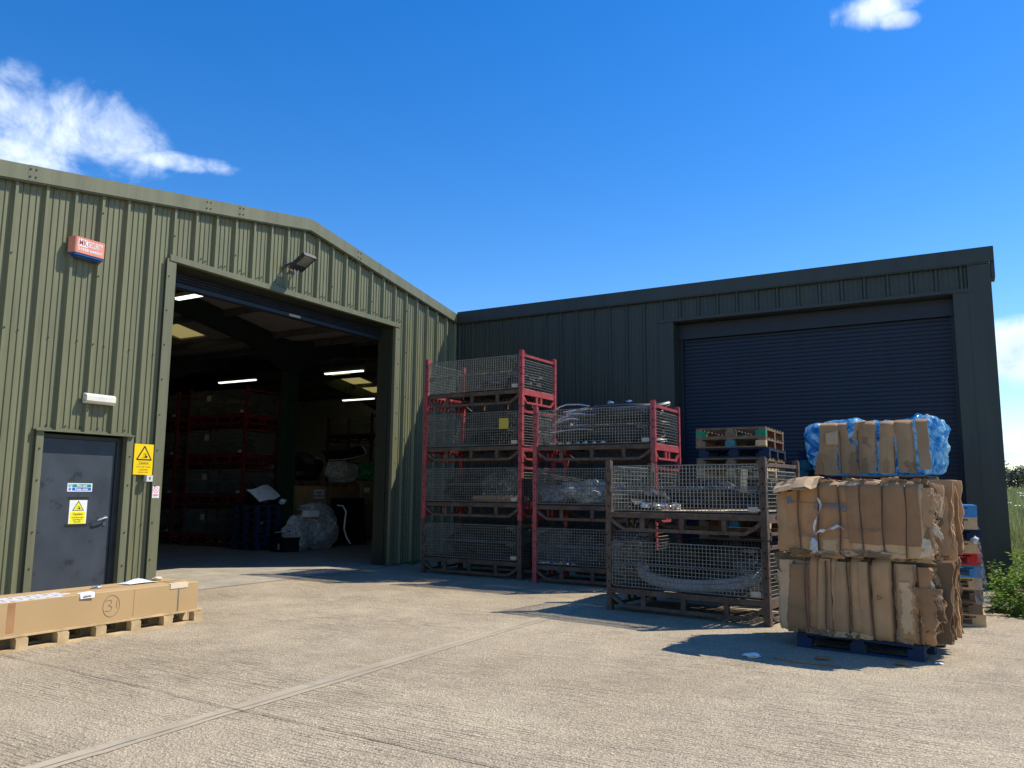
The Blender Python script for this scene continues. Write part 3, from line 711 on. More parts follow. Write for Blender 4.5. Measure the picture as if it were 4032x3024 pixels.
def make_stillage(label, post, front, ends, group, wire=None, right_rail=True, full_front=True):
    T = thing('mesh_stillage', label, 'stillage', group=group)
    hx, hy = SW/2, SD/2
    for sx in (-1, 1):
        for sy in (-1, 1):
            mb = MB(); x0, x1 = sorted((sx*hx, sx*(hx-.075))); y0, y1 = sorted((sy*hy, sy*(hy-.065)))
            mb.box(x0,y0,.0,x1,y1,.985); mb.box(x0-.004,y0-.004,.004,x1+.004,y1+.004,.11); mb.box(x0+.012,y0+.012,.985,x1-.012,y1-.012,1.0)
            for z in (.36,.55,.66,.84):
                mb.box(x0+.028,y0-.0015,z,x1-.028,y0,z+.03,1); mb.box(x1,y0+.02,z,x1+.0015,y1-.02,z+.03,1)
            mb.build('post', [post, BLACK], T)
    for sy in (-1, 1):
        mb = MB(); y0, y1 = sorted((sy*(hy-.004), sy*(hy-.055)))
        X = hx-.075
        mb.box(-X,y0,.225,X,y1,.295); mb.box(-X+.20,y0,.045,X-.20,y1,.09)
        for s_ in (-1, 1):
            mb.prism([(s_*X,.225),(s_*(X-.20),.09),(s_*(X-.20),.045),(s_*(X-.05),.13),(s_*X,.17)], lambda u, v, w: (u, w, v), y0+.002, y1-.002)
        for x in (-.56,0,.56): mb.box(x-.032,y0+.004,.09,x+.032,y1-.004,.225)
        mb.build('skid_beam', front, T)
    for sx in (-1, 1):
        mb = MB(); x0, x1 = sorted((sx*(hx-.008), sx*(hx-.05)))
        Y = hy-.065
        mb.box(x0,-Y,.20,x1,Y,.305); mb.box(x0+.004,-Y+.12,.05,x1-.004,Y-.12,.085)
        for s_ in (-1, 1): mb.prism([(s_*Y,.20),(s_*(Y-.12),.085),(s_*(Y-.12),.05),(s_*Y,.14)], lambda u, v, w: (w, u, v), x0+.004, x1-.004)
        for y in (-.08,.08): mb.box(x0+.006,y-.03,.085,x1-.006,y+.03,.20)
        mb.build('end_beam', ends, T)
        if sx == 1 and right_rail:
            mb = MB(); mb.box(x0+.006,-Y,.885,x1-.002,Y,.93)
            for yy in (-Y+.03, Y-.03): mb.tube([(x1+.012,yy-.02,.91),(x1+.018,yy,.95),(x1+.012,yy+.02,.91)], .006, 5)
            mb.build('end_rail', ends, T)
        g = grid_mesh('end_mesh', (sx*(hx-.03),-Y+.005,.31), (0,2*Y-.01,0), (0,0,.52 if sx == 1 and right_rail else .60), 22, 11, T, mat=wire, sag=.03*sx, seed=sx+3, r=.003)
    mb = MB()
    for k in range(10): mb.box(-hx+.08, -hy+.075+.112*k, .297, hx-.08, -hy+.075+.112*k+.085, .315)
    for x in (-.56,0,.56): mb.box(x-.03,-hy+.06,.235,x+.03,hy-.06,.296)
    mb.build('deck', DECKW, T)
    X = hx-.085
    f1 = grid_mesh('lower_gate', (-X,-hy+.012,.325), (2*X,0,0), (0,0,.285), 41, 6, T, mat=wire, seed=1)
    f2 = grid_mesh('upper_gate', (-X,-hy+.012,.635), (2*X,0,0), (0,0,.275), 41, 6, T, mat=wire, seed=2)
    for s_ in (-1, 1): latch(f1, s_*(X-.13), -hy+.005, .555, -s_, wire); latch(f2, s_*(X-.13), -hy+.005, .845, -s_, wire)
    mb = MB(); P = []
    for k in range(52*6+1):
        t = k/6.; P.append((-X+2*X*t/52, -hy+.012+.017*math.cos(2*PI*t), .622+.017*math.sin(2*PI*t)))
    mb.tube(P, .0034, 3); mb.build('hinge_coil', wire or ZINC, f1)
    grid_mesh('back_mesh', (-X,hy-.012,.325), (2*X,0,0), (0,0,.585), 41, 12, T, mat=wire or SHADED_WIRE, seed=5, r=.0024)
    mb = MB(); mb.box(hx-.22,-hy-.004,.335,hx-.10,-hy+.004,.395); mb.build('label_plate', PLATE, T)
    return T
G1 = 'mesh stillages stacked outside by the dark wing'
def stack_place(o, st, tier):
    x, y, a, zs, sx = st
    o.location = (x, y, tier*zs); o.rotation_euler.z = a; o.scale = (sx, 1, zs)
def front_place(xl, yl, a, w):
    mx, my = xl+.5*w*math.cos(a), yl+.5*w*math.sin(a)
    return mx-math.sin(a)*SD/2, my+math.cos(a)*SD/2, a
S1 = front_place(1.32,-3.0,R(-2.6),2.2)+(1.005,1.); S2 = front_place(3.83,-3.28,R(-.7),2.2)+(.99,1.); S3 = front_place(6.10,-5.47,R(-7.8),2.15)+(.967,.977)
def sp(st, tier, lx, ly, lz):
    """a point inside the stillage of that stack and tier"""
    x, y, a, zs, sx = st
    lx *= sx
    return Vector((x+lx*math.cos(a)-ly*math.sin(a), y+lx*math.sin(a)+ly*math.cos(a), (tier+lz)*zs))
red0 = make_stillage('red mesh stillage, topmost of the tall left stack, nearly empty', REDP, RUST, REDP, G1)
stack_place(red0, S1, 3)
def still(o, label, st, tier, group=G1):
    c = dup(o, label, group); stack_place(c, st, tier); return c
t12 = still(red0, 'red mesh stillage with a yellow card on its gate, in the tall left stack', S1, 2)
mb = MB(); mb.box(.62,-SD/2-.012,.60,.82,-SD/2-.008,.79); mb.build('yellow_card', YELLOWTAG, t12)
still(red0, 'red mesh stillage holding a brown cardboard roll, in the tall left stack', S1, 1)
still(red0, 'red mesh stillage heaped above its rim with black bumpers, atop the middle stack', S2, 2)
still(red0, 'red framed mesh stillage with milky plastic sheeting inside, middle tier of the middle stack', S2, 1)
still(red0, 'red framed mesh stillage full of crumpled clear film, bottom of the middle stack', S2, 0)
brn0 = make_stillage('lower brown mesh stillage of the front stack, holding a white bumper', RUST, RUST, RUST, G1)
stack_place(brn0, S3, 0)
still(brn0, 'upper brown mesh stillage of the front stack, with pale card on its deck', S3, 1)
still(brn0, 'brown rusty mesh stillage at the bottom of the tall left stack', S1, 0)

# ------------------------------------------------------------------ loose contents
def crumple(name, c, size, seed, mat, amp=.3, sub=3, flat=.0, sc=1.6, smooth=False, base=None):
    import bmesh
    bm = bmesh.new(); bmesh.ops.create_icosphere(bm, subdivisions=sub, radius=1.)
    s0 = Vector((seed*3.1, seed*1.7, seed*.9))
    for v in bm.verts:
        p = v.co.copy(); n_ = mnoise.noise(p*sc+s0); n2 = abs(mnoise.noise(p*sc*2.7+s0*2)); n3 = abs(mnoise.noise(p*sc*6+s0))
        v.co = p*(1+amp*n_-amp*.7*n2-amp*.35*n3)
        v.co = Vector((v.co.x*size[0], v.co.y*size[1], v.co.z*size[2]))
        if v.co.z < -size[2]*.8: v.co.z = -size[2]*.8
    zmin = min(v.co.z for v in bm.verts)
    off = Vector(c) if base is None else Vector((c[0], c[1], base-zmin))
    for v in bm.verts: v.co += off
    me = bpy.data.meshes.new(name); bm.to_mesh(me); bm.free(); me.materials.append(mat)
    if smooth: me.polygons.foreach_set('use_smooth', [True]*len(me.polygons))
    o = bpy.data.objects.new(name, me); C.objects.link(o); return o
def bumper(name, c, w, d, h, a, mat, tilt=0, lip=.3, n=22, th=.006, drop=0):
    """car bumper skin: U plan, shaped section"""
    sec = [(-.05,h*.5),(-.01,h*.47),(.012,h*.25),(-.012,h*.12),(.006,-h*.15),(-.004,-h*.42),(-.04,-h*.5)]
    g = []
    for i in range(n+1):
        t = -1+2*i/n; ang = t*R(78)
        px = w/2*math.sin(ang)/math.sin(R(78)); py = -d*(math.cos(ang)-math.cos(R(78)))/(1-math.cos(R(78)))
        nx, ny = math.sin(ang)*.8, -math.cos(ang)
        row = []
        for o_, z in sec: row.append(Vector((px+nx*o_, py+ny*o_, z*(1-.35*abs(t)**3)+drop*t*t)))
        g.append(row)
    mb = MB(); mb.sheet(g, th)
    me_o = mb.build(name, mat, None, smooth=True)
    rot = Matrix.Rotation(a, 4, 'Z') @ Matrix.Rotation(tilt, 4, 'X')
    me_o.data.transform(Matrix.Translation(Vector(c)) @ rot)
    return me_o
a1, a2, a3 = S1[2], S2[2], S3[2]
# tall stack
for k in range(3):
    tag(bumper('bumper', sp(S1,3,.70-.04*k,.0+.05*k,.42+.07*k), .62, .35, .17, a1+R(-20+15*k), BLACKP, R(10)), 'black plastic trim piece heaped in the right end of the topmost stillage', 'car part', 'black trims in the topmost stillage')
tag(crumple('plastic_heap', sp(S1,3,.78,.1,.42), (.26,.3,.18), 5, BLACKP, .5, base=sp(S1,3,0,0,.315).z), 'heap of shiny black plastic in the right end of the topmost stillage', 'plastic heap')
mb = MB(); mb.box(-.42,-.3,0,.42,.3,.05); mb.prism([(-.5,-.25),(-.1,-.3),(.1,.1),(-.2,.3)], lambda u, v, w: (u, v, w), .052, .075)
o = mb.build('flat_panel', M('flat_grey_panel', (.16,.17,.16), rough=.6), None, sp(S1,2,-.45,0,.317)); o.rotation_euler.z = a1; tag(o, 'flat grey panels lying in the second tier of the tall left stack', 'panel')
mb = MB(); p0 = sp(S1,1,-.05,-.42,.375); p1 = sp(S1,1,1.0,-.36,.375)
for q in range(2): mb.tube([p0+Vector((0,.10*q,0)), p1+Vector((0,.10*q,0))], .056, 14)
tag(mb.build('cardboard_roll', CARD[0]), 'brown cardboard rolls lying behind a gate of the tall left cage stack', 'cardboard roll')
tag(crumple('plastic_heap', sp(S1,2,.35,.12,.42), (.72,.42,.26), 17, BLACKP, .5, base=sp(S1,2,0,0,.318).z), 'added dark shade filler right of the flat grey panels in the tall left stack', 'plastic heap')  # this heap and the next are added to darken the cage interior
tag(crumple('plastic_heap', sp(S1,3,.25,.15,.42), (.7,.36,.17), 18, BLACKP, .5, base=sp(S1,3,0,0,.318).z), 'low added black shade filler in the middle of the topmost stillage', 'plastic heap')
tag(crumple('plastic_bag', (2.72,-2.62,1.5), (.33,.22,.26), 2, CLEAR, .55, base=1.325), 'crumpled clear plastic bag above the brown cardboard rolls', 'plastic bag')
tag(crumple('plastic_bag', (2.98,-2.45,1.5), (.20,.2,.34), 12, CLEAR, .55, base=1.325), 'tall clear plastic bag against the red post by the cardboard rolls', 'plastic bag')
tag(crumple('plastic_heap', sp(S1,0,0,.15,.5), (.98,.50,.30), 15, BLACKP, .5, base=sp(S1,0,0,0,.318).z), 'dark plastic waste in the bottom stillage of the tall left stack', 'plastic heap')
tag(crumple('plastic_heap', sp(S1,1,-.45,.15,.5), (.56,.5,.29), 16, BLACKP, .5, base=sp(S1,1,0,0,.318).z), 'dark plastic waste left of the cardboard rolls', 'plastic heap')
# middle stack, top: nested bumpers and metal strips
q3 = random.Random(11)
for k in range(13):
    z = .36+.048*k
    tag(bumper('bumper', sp(S2,2,.30+q3.uniform(-.05,.05),.12+q3.uniform(-.04,.04),z), 1.42+q3.uniform(-.1,.05), .42+q3.uniform(-.05,.05), .11, a2+R(q3.uniform(-3,3)), BLACKP if k % 4 else GREYP, R(q3.uniform(-6,6)), drop=.02), 'black bumper skin nested in the pile topping the middle stack', 'car bumper', 'nested bumper skins in the middle stack')
tag(bumper('bumper', sp(S2,2,.42,.12,1.0), 1.35, .5, .14, a2, GREYP, R(18)), 'dark grey bumper lying on top of the nested pile above the mesh rim', 'car bumper')
for dx in (-.12,.22):
    tag(crumple('clip', sp(S2,2,.28+dx,-.2,1.045), (.06,.04,.028), 3+dx, CHROME, .5, 2), 'bright metal clip on the top bumper of the middle stack', 'clip', 'bright clips on the top bumper')
for k in range(9):
    p = sp(S2,2,-.78+q3.uniform(-.1,.1),-.45+.05*k,.55+.05*k+q3.uniform(-.03,.03)); L_ = q3.uniform(.45,.75); mb = MB(); aa = a2+R(q3.uniform(-12,12)); up = q3.uniform(.02,.12)
    mb.tube([p+Vector((L_*t*math.cos(aa), L_*t*math.sin(aa), up*math.sin(t*2.2))) for t in (0,.2,.4,.6,.8,1)], .011, 5)
    tag(mb.build('trim_strip', CHROME if k % 2 else WHITEP), 'thin pale trim strip at the left end of the bumper pile', 'trim strip', 'pale trim strips by the bumper pile')
mb = MB(); p = sp(S2,2,-.86,-.3,.93); mb.tube([p, p+Vector((.12,0,.07)), p+Vector((.25,0,.105)), p+Vector((.5,0,.095)), p+Vector((.68,0,.06))], .014, 6); tag(mb.build('trim_strip', CHROME), 'long bright trim strip arching over the mesh rim left of the grey bumper', 'trim strip')
tag(crumple('plastic_heap', sp(S2,2,-.62,.0,.6), (.34,.42,.27), 21, BLACKP, .4, base=sp(S2,2,0,0,.318).z), 'shiny black plastic scraps under the pale trim strips', 'plastic heap')
for k in range(7):
    p = sp(S2,2,-.8+.16*k,-.50,.34+.03*(k % 3)); tag(crumple('scrap', p+Vector((0,0,.02)), (.05,.03,.03), 30+k, CHROME if k % 2 else PAPER, .6, 2, base=sp(S2,2,0,0,.318).z), 'small torn pale scrap behind the lower gate of the bumper stillage', 'scrap', 'torn scraps behind the lower gate')
# middle stack, lower tiers
tag(crumple('plastic_bag', (3.99+.1,-2.85,1.55), (.33,.25,.19), 6, film('bluish_film', (.42,.50,.58), .55), .5, base=1.32), 'bluish clear plastic bag in the middle tier of the middle stack', 'plastic bag')
for k in range(3):
    mb = MB(); mb.bar((4.04,-3.0+.06*k,1.80-.03*k),(4.72,-2.9+.06*k,1.70-.04*k),.05,.012); tag(mb.build('thin_plank', PLATE), 'thin pale plank lying over the bluish bag', 'plank', 'thin planks over the bluish bag')
tag(crumple('plastic_sheeting', (4.75,-2.85,1.5), (.50,.28,.24), 8, MILKY, .5, base=1.315), 'milky white plastic sheeting in the middle tier of the middle stack', 'plastic sheeting')
for k, (x, y, sx, sz) in enumerate(((4.15,-2.85,.34,.30),(4.75,-2.8,.42,.26),(5.35,-2.75,.36,.3))):
    tag(crumple('plastic_film', (x,y,.55), (sx,.3,sz), 41+k, CLEAR, .6, base=.315), ('crumpled clear film at the left of the bottom tier of the middle stack','crumpled clear film in the centre of the bottom tier of the middle stack','crumpled clear film behind the brown post in the bottom tier of the middle stack')[k], 'plastic film')
for k in range(6):
    tag(crumple('scrap', (3.98+.11*k,-3.22+.01*k,.34), (.06,.02,.025), 60+k, CHROME, .6, 2, base=.313), 'small bright foil scrap behind the gate of the bottom middle stillage', 'scrap', 'foil scraps in the bottom middle stillage')
tag(crumple('plastic_heap', sp(S2,1,-.1,.22,.5), (.95,.36,.30), 94, BLACKP, .4, base=sp(S2,1,0,0,.318).z), 'added black shade filler behind the bags in the middle tier of the middle stack', 'plastic heap')  # this heap and the next two are added as dark backing for shade
tag(crumple('plastic_heap', sp(S2,0,-.1,.30,.5), (.95,.30,.30), 95, BLACKP, .4, base=sp(S2,0,0,0,.318).z), 'added black shade filler behind the clear film at the bottom of the middle stack', 'plastic heap')
tag(crumple('plastic_heap', sp(S3,1,.1,.36,.45), (.85,.2,.20), 96, BLACKP, .5, base=sp(S3,1,0,0,.318).z), 'added black shade filler along the back of the upper brown stillage', 'plastic heap')
# front stack
mb = MB(); gq = random.Random(5)
for k in range(5):
    x0 = -.55+.28*k; mb.box(x0,-.52+.03*(k % 2),.318+.006*k,x0+.5,.35,.322+.006*k)
o = mb.build('card_sheets', CARDW, None, (S3[0],S3[1],S3[3]*1.0-.01)); o.rotation_euler.z = a3; tag(o, 'sunlit pale card sheets covering the deck of the upper brown stillage', 'card sheets')
tag(crumple('plastic_heap', sp(S3,1,-.72,-.1,.42), (.30,.34,.15), 71, BLACKP, .6, base=sp(S3,1,0,0,.318).z), 'shiny black wrapping at the left of the upper brown stillage', 'plastic heap')
for k in range(4):
    tag(crumple('scrap', sp(S3,1,-.62+.14*k,-.40+.04*(k%2),.36), (.09,.06,.045), 80+k, CHROME, .6, 2, base=sp(S3,1,0,0,.345).z), 'crumpled silver foil scrap beside the black wrapping', 'scrap', 'silver foil scraps in the upper brown stillage')
mb = MB(); p = sp(S3,1,.80,-.555,.58); mb.bar(p, p+Vector((.015,0,.28)), .075, .012, up=(0,1,0)); tag(mb.build('card_strip', CARDW), 'upright tan card strip tucked behind the upper brown gate', 'card strip')
tag(bumper('bumper', sp(S3,0,-.05,-.02,.405), 1.75, .45, .15, a3, BUMPW, R(4), drop=.14), 'white car bumper lying behind the gate of the lower brown stillage', 'car bumper')
tag(crumple('plastic_film', sp(S3,0,.25,-.40,.36), (.42,.06,.04), 93, CLEAR, .7, base=sp(S3,0,0,0,.318).z), 'torn clear film along the white bumper', 'plastic film')
tag(crumple('plastic_bag', sp(S3,0,.62,.05,.52), (.28,.25,.22), 91, CLEAR, .5, base=sp(S3,0,0,0,.318).z), 'clear plastic bag at the right of the white bumper', 'plastic bag')
tag(crumple('plastic_heap', sp(S3,0,-.1,.28,.5), (.9,.26,.29), 92, BLACKP, .5, base=sp(S3,0,0,0,.318).z), 'dark plastic heap behind the white bumper', 'plastic heap')

# ------------------------------------------------------------------ pallets
def make_pallet(label, w, d, deckm, blockm, group=None, h=.142):
    """w along x (front), d along y; blockm: list of nine block materials or one"""
    T = thing('pallet', label, 'pallet', group=group)
    t = .021; mb = MB(); n_ = 7; bw = .098; gap = (d-n_*bw)/(n_-1)
    for k in range(n_):
        y = -d/2+k*(bw+gap); mb.box(-w/2,y,h-t,w/2,y+bw,h)
    for x in (-w/2+.05,0,w/2-.05): mb.box(x-.05,-d/2+.004,h-2*t,x+.05,d/2-.004,h-t-.0006)
    mb.build('deck', deckm, T)
    i = 0
    for y in (-d/2+.05,0,d/2-.05):
        for x in (-w/2+.072,0,w/2-.072):
            mb = MB(); mb.box(x-.07,y-.048,t+.0006,x+.07,y+.048,h-2*t-.0006)
            mb.build('block', blockm[i] if isinstance(blockm, list) else blockm, T); i += 1
        mb = MB(); mb.box(-w/2,y-.05,0,w/2,y+.05,t); mb.build('bottom_board', deckm, T)
    return T
ORD = ['topmost','second','third','fourth','fifth','sixth','seventh','eighth','ninth','tenth','eleventh','twelfth','thirteenth','fourteenth','fifteenth','sixteenth','seventeenth','eighteenth']
GP = 'pallets stacked along the dark wing'
wa_, da_ = 1.0, 1.18
P_top = make_pallet('p', wa_, da_, WOODO, [WGREEN,WOODO,WGREEN,WOODR,WTEAL,WOODR,WOODO,WOODR,WOODO], GP)
P_mix = make_pallet('p', wa_, da_, WOODO, [WOODO,WTEAL,WOODN,WOODR,WOODO,WOODR,WOODO,WOODO,WOODR], GP)
P_blue = make_pallet('p', wa_, da_, WBLUE, WBLUE, GP)
P_old = make_pallet('p', wa_, da_, WOODO, WOODO, GP)
P_new = make_pallet('p', wa_, da_, WOODN, WOODN, GP)
P_red = make_pallet('p', wa_, da_, WRED, WRED, GP)
P_teal = make_pallet('p', wa_, da_, WTEAL, WTEAL, GP)
P_sky = make_pallet('p', wa_, da_, WLBLUE, WLBLUE, GP)
used = set()
NAMES = {id(P_top):'wooden pallet with green corner blocks',id(P_mix):'wooden pallet with teal block',id(P_blue):'dark blue pallet',id(P_old):'weathered wooden pallet',id(P_new):'fresh pale wooden pallet',id(P_red):'red pallet',id(P_teal):'teal pallet',id(P_sky):'bright blue pallet'}
qp = random.Random(4)
def pile(kinds, x, y, rz, where, h=.144):
    n_ = len(kinds)
    for i, k in enumerate(kinds):           # from the top down
        z = (n_-1-i)*h
        lab = '%s, %s' % (NAMES[id(k)], ('topmost of %s' if i == 0 else ORD[i]+' from the top of %s') % where)
        if id(k) in used: o = dup(k, lab, GP)
        else: o = k; o['label'] = lab; used.add(id(k))
        o.location = (x+qp.uniform(-.018,.018), y+qp.uniform(-.018,.018), z); o.rotation_euler.z = rz+R(qp.uniform(-1.2,1.2))
pile([P_top,P_mix,P_blue,P_old]+[P_new,P_old,P_blue,P_old,P_old,P_mix,P_old,P_blue,P_old,P_new,P_old,P_old,P_old], 7.37, -3.28, R(-.5), 'the stack behind the brown cages', .1435)
pile([P_blue,P_teal,P_teal,P_red,P_blue]+[P_old,P_blue,P_old,P_old,P_blue,P_old,P_old,P_old,P_blue,P_old], 8.42, -1.25, R(1), 'the stack behind the blue bale', .1465)
pile([P_sky,P_new,P_blue,P_new,P_red,P_sky,P_new,P_old,P_old,P_new], 9.84, -3.82, R(1.5), 'the corner stack by the weeds', .1385)
for k in (P_top,P_mix,P_blue,P_old,P_new,P_red,P_teal,P_sky):
    if id(k) not in used:
        for c in list(k.children): bpy.data.objects.remove(c)
        bpy.data.objects.remove(k)
# torn stretch film on the corner stack
mb = MB(); g = []
for i in range(9):
    t = i/8; z = .98-.72*t; wv = .02+.055*t
    g.append([Vector((10.335-wv+.012*math.sin(t*7), -4.455-.012*math.sin(9*t), z)), Vector((10.335+.015*math.sin(t*5), -4.475, z-.01)), Vector((10.335+wv, -4.455+.012*math.cos(8*t), z))])
mb.sheet(g, .002); T = mb.build('stretch_film', CLEAR); tag(T, 'torn strip of clear stretch film hanging down the corner pallet stack', 'plastic film')
tag(crumple('film_knot', (10.30,-4.47,.985), (.05,.045,.055), 33, MILKY, .5, 2), 'white film knot at the top of the hanging strip', 'plastic film')

# ------------------------------------------------------------------ cardboard bales
BA = R(-7.5)
bc, bs_ = math.cos(BA), math.sin(BA)
def bw_(cx, cy): return lambda v: Vector((cx+v[0]*bc-v[1]*bs_, cy+v[0]*bs_+v[1]*bc, v[2]))
def bale(label, cx, cy, z0, W, D, H, seed, straps, fronts, spread=.06, flaps=30, detail=1., puff=.036):
    """flattened boxes pressed into a bale: many thin layers along the depth, big sheets on the front, torn ends, straps round it"""
    q = random.Random(seed); T = thing('cardboard_bale', label, 'cardboard bale', (cx,cy,z0), BA, 'strapped cardboard bales')
    xs_ = sorted(straps); nzv = lambda *a: mnoise.noise(Vector(a))
    def pinch(x):
        d = min(abs(x-s) for s in xs_); return min(1., d/.06)
    def bulge(x, t):
        e = 1-abs(2*t-1)**6
        return (.004+puff*math.sin(PI/2*pinch(x))**.9)*e
    def topz(x): return H-.022*(1-pinch(x))+.016*nzv(x*5, seed*2., 1)
    mb = MB(); n_ = int(46*detail); nx, nz = 16, 15
    for k in range(n_):
        y0 = -D/2+.035+(D-.07)*k/n_; th = (D-.07)/n_*q.uniform(.35,.8)
        xl = -W/2+q.uniform(-spread,spread*.6); xr = W/2+q.uniform(-spread*.9,spread*1.3)
        bl, br = q.uniform(-.06,.04), q.uniform(-.05,.07); zb = q.uniform(.0,.05); zt = q.uniform(-.05,.02)
        fan = q.uniform(-.5,.5)*.10
        g = []
        for i in range(nx+1):
            u = i/nx; u = u*u*(3-2*u)*.35+u*.65; row = []
            for j in range(nz+1):
                v = j/nz; jl = .022*nzv(v*7,k*3.3,seed)+.012*nzv(v*21,k*5.3,seed); jr = .03*nzv(v*6,k*2.1,seed+9.)+.016*nzv(v*23,k*4.1,seed)
                x = (xl+jl+bl*(v-.5))*(1-u)+(xr+jr+br*(v-.5))*u
                z = zb+(topz(x)+zt-zb)*v
                edge = max(0, abs(u-.5)-.36)/.14
                y = y0+.016*nzv(u*4,v*3,k*.5+seed)+edge*edge*(fan*.8+.028*nzv(v*3.5,k*1.3,seed+3)+.012*nzv(v*13,k*2.3,seed))
                row.append(Vector((x, min(D/2, y), max(.002, z))))
            g.append(row)
        mb.sheet(g, -th)
    LB = mb
    # front sheets: x left, x right, z low, z high, shade, wrap over the top, torn amplitude, lift, slant of left and right edge
    for fi, F in enumerate(fronts):
        xl, xr, zl, zh, sh, wrap, torn, lift = F[:8]; sl, sr = F[8] if len(F) > 8 else (0, 0)
        mb = MB(); nn = max(8, int((xr-xl)/.022)); mm = 30; g = []
        tot = (zh-zl)+wrap
        for i in range(nn+1):
            u = i/nn; row = []
            for j in range(mm+1):
                v = j/mm; s_ = tot*v
                jl = torn*(nzv(v*6,fi*5.,seed)+.6*nzv(v*19,fi*7.,seed)+.3*nzv(v*47,fi,seed)); jr = torn*(nzv(v*6,fi*3.+50,seed)+.6*nzv(v*18,fi*2.+9,seed)+.3*nzv(v*43,fi,seed+5.))
                x = (xl+jl+sl*(v-.5))*(1-u)+(xr+jr+sr*(v-.5))*u
                jb = .02*nzv(u*4,fi*2.,seed+4.)+torn*.8*nzv(u*9,fi,seed+4.)
                z = zl+jb*(1-v)+s_+(torn*.7*nzv(u*8,fi+3.,seed)*v if not wrap else 0)
                curl = max(0, abs(u-.5)-.34)/.16
                y = -D/2-bulge(x, min(1., max(0., z/H)))-lift-.0025*fi+.020*curl**2*(1 if (xr-xl) < .4 else .4)
                y += (.004*nzv(x*13,z*6,fi+seed)+.010*nzv(x*2.6,z*3.4,fi*2.+seed)+.007*abs(nzv(x*5,z*9,fi*4.+seed)))*(.35+.65*pinch(x))
                hz = topz(x)+.008; rr = .075
                if wrap and z > hz-rr:
                    over = z-(hz-rr); ang = min(over/rr, PI/2)
                    yy = y+rr*(1-math.cos(ang)); zz = hz-rr+rr*math.sin(ang)
                    if over > rr*PI/2: yy += over-rr*PI/2
                    y, z = yy, zz+.012*nzv(x*9,yy*12,fi)
                elif z < .05: y += (.05-z)**2*8
                row.append(Vector((x, y, max(.004,z))))
            g.append(row)
        mb.sheet(g, -.0045)
        if torn >= .010 and not wrap:      # the pale inner ply shows where the face ply is torn back
            g2 = []
            for i, row in enumerate(g):
                u = i/nn; r3 = []
                for j, p in enumerate(row):
                    t_ = 1 if i in (0, nn) else 0
                    ox = (.004+.020*abs(nzv(j*.45, fi*3., seed)))*(-1 if u < .5 else 1)*t_
                    oz = (-.012*abs(nzv(i*.5, fi, seed)) if j == 0 else 0)
                    r3.append(p+Vector((ox, .004, oz if p.z > .02 else 0)))
                g2.append(r3)
            mb.sheet(g2, -.003, 1)
        mb.build('cardboard_sheet', [CARD[sh], CARD[2]], T, smooth=True)
    # crumpled, torn pieces sticking out of the ends and the lower right front
    mb = LB
    def piece(o, eu, ev, nrm, k, w, h, mi):
        o, eu, ev, nrm = Vector(o), Vector(eu).normalized(), Vector(ev).normalized(), Vector(nrm).normalized(); g = []
        c1, c2 = q.uniform(-.35,.35), q.uniform(-.25,.25)
        for i in range(7):
            u = i/6; row = []
            for j in range(9):
                v = j/8-.5
                ww = w*(.85+.5*(v*math.sin(k*2.3))+.28*nzv(v*3+k, k*1.7, seed)+.14*nzv(v*15+k, k*.7, seed))
                p = o+eu*(u*ww)+ev*(v*h*(1-.25*u+.2*nzv(u*4,k*3.,seed)))+nrm*(c1*w*u*u+c2*h*v*v+.025*nzv(u*3+k,v*4,seed))
                p.z = min(H+.05, max(.004, p.z)); row.append(p)
            g.append(row)
        mb.sheet(g, .004, mi)
    for k in range(flaps):
        side = 1 if k % 6 else -1
        y = -D/2+(D-.08)*q.random()**1.6; z = q.uniform(.07, H-.06); a = q.uniform(-.55,.55)
        piece((side*(W/2-.05+q.uniform(-.02,.04)), y+.02, z), (side, q.uniform(-.9,.5), q.uniform(-.5,.5)), (q.uniform(-.3,.3), q.uniform(-.3,.3), 1), (0, -1, 0), k*1.37, q.uniform(.05,.13), q.uniform(.08,.30), 1 if k % 6 == 3 else 0)
    for k in range(flaps//6):     # loose lower edges hanging over the gap, crushed front corner
        x = q.uniform(-W/2+.05, W/2-.1); piece((x, -D/2-.055, .05), (q.uniform(-.2,.2), -.12, -1), (1, q.uniform(-.2,.2), q.uniform(-.25,.25)), (0,-1,.1), k*1.9+70, q.uniform(.05,.11), q.uniform(.10,.24), 0)
    for k in range(flaps//7):
        piece((W/2-q.uniform(.02,.14), -D/2-.03, q.uniform(.1,H-.1)), (.8, -.35, q.uniform(-.6,.6)), (q.uniform(-.4,.4), 0, 1), (.3,-1,0), k*2.7+90, q.uniform(.08,.16), q.uniform(.10,.24), 1 if k % 4 == 1 else 0)
    for k in range(flaps//5):
        piece((q.uniform(-W/2,W/2), -D/2+.02, H-.02), (q.uniform(-.3,.3), -.2, .5), (1, 0, 0), (0, -1, .3), k*2.1+40, q.uniform(.03,.07), q.uniform(.10,.22), 0)
    mb.build('layers', [CARDI, CARDW], T)
    for x in xs_:
        P = []; mb = MB()
        for j in range(17):
            v = j/16; P.append((x+.008*math.sin(v*5+x*9), -D/2-bulge(x, v)-.0025*len(fronts)-.021, .012+(topz(x)-.045)*v))
        zt = topz(x)+.017
        P += [(x, -D/2+.012, zt-.022), (x, -D/2+.05, zt), (x, 0, zt), (x, D/2-.04, zt), (x, D/2+.03, H-.05), (x, D/2+.03, .04)]
        mb.tube(P, .0058, 6); mb.build('strap', STRAPM, T)
    return T
fx_, fy_ = 9.275, -6.86
bcx, bcy = fx_-math.sin(BA)*.52, fy_+math.cos(BA)*.52
pb = make_pallet('dark blue pallet on the ground under the front cardboard bales', 1.15, 1.0, WBLUE, WBLUE); pb.location = (bcx, bcy-.03, 0); pb.rotation_euler.z = BA-R(1)
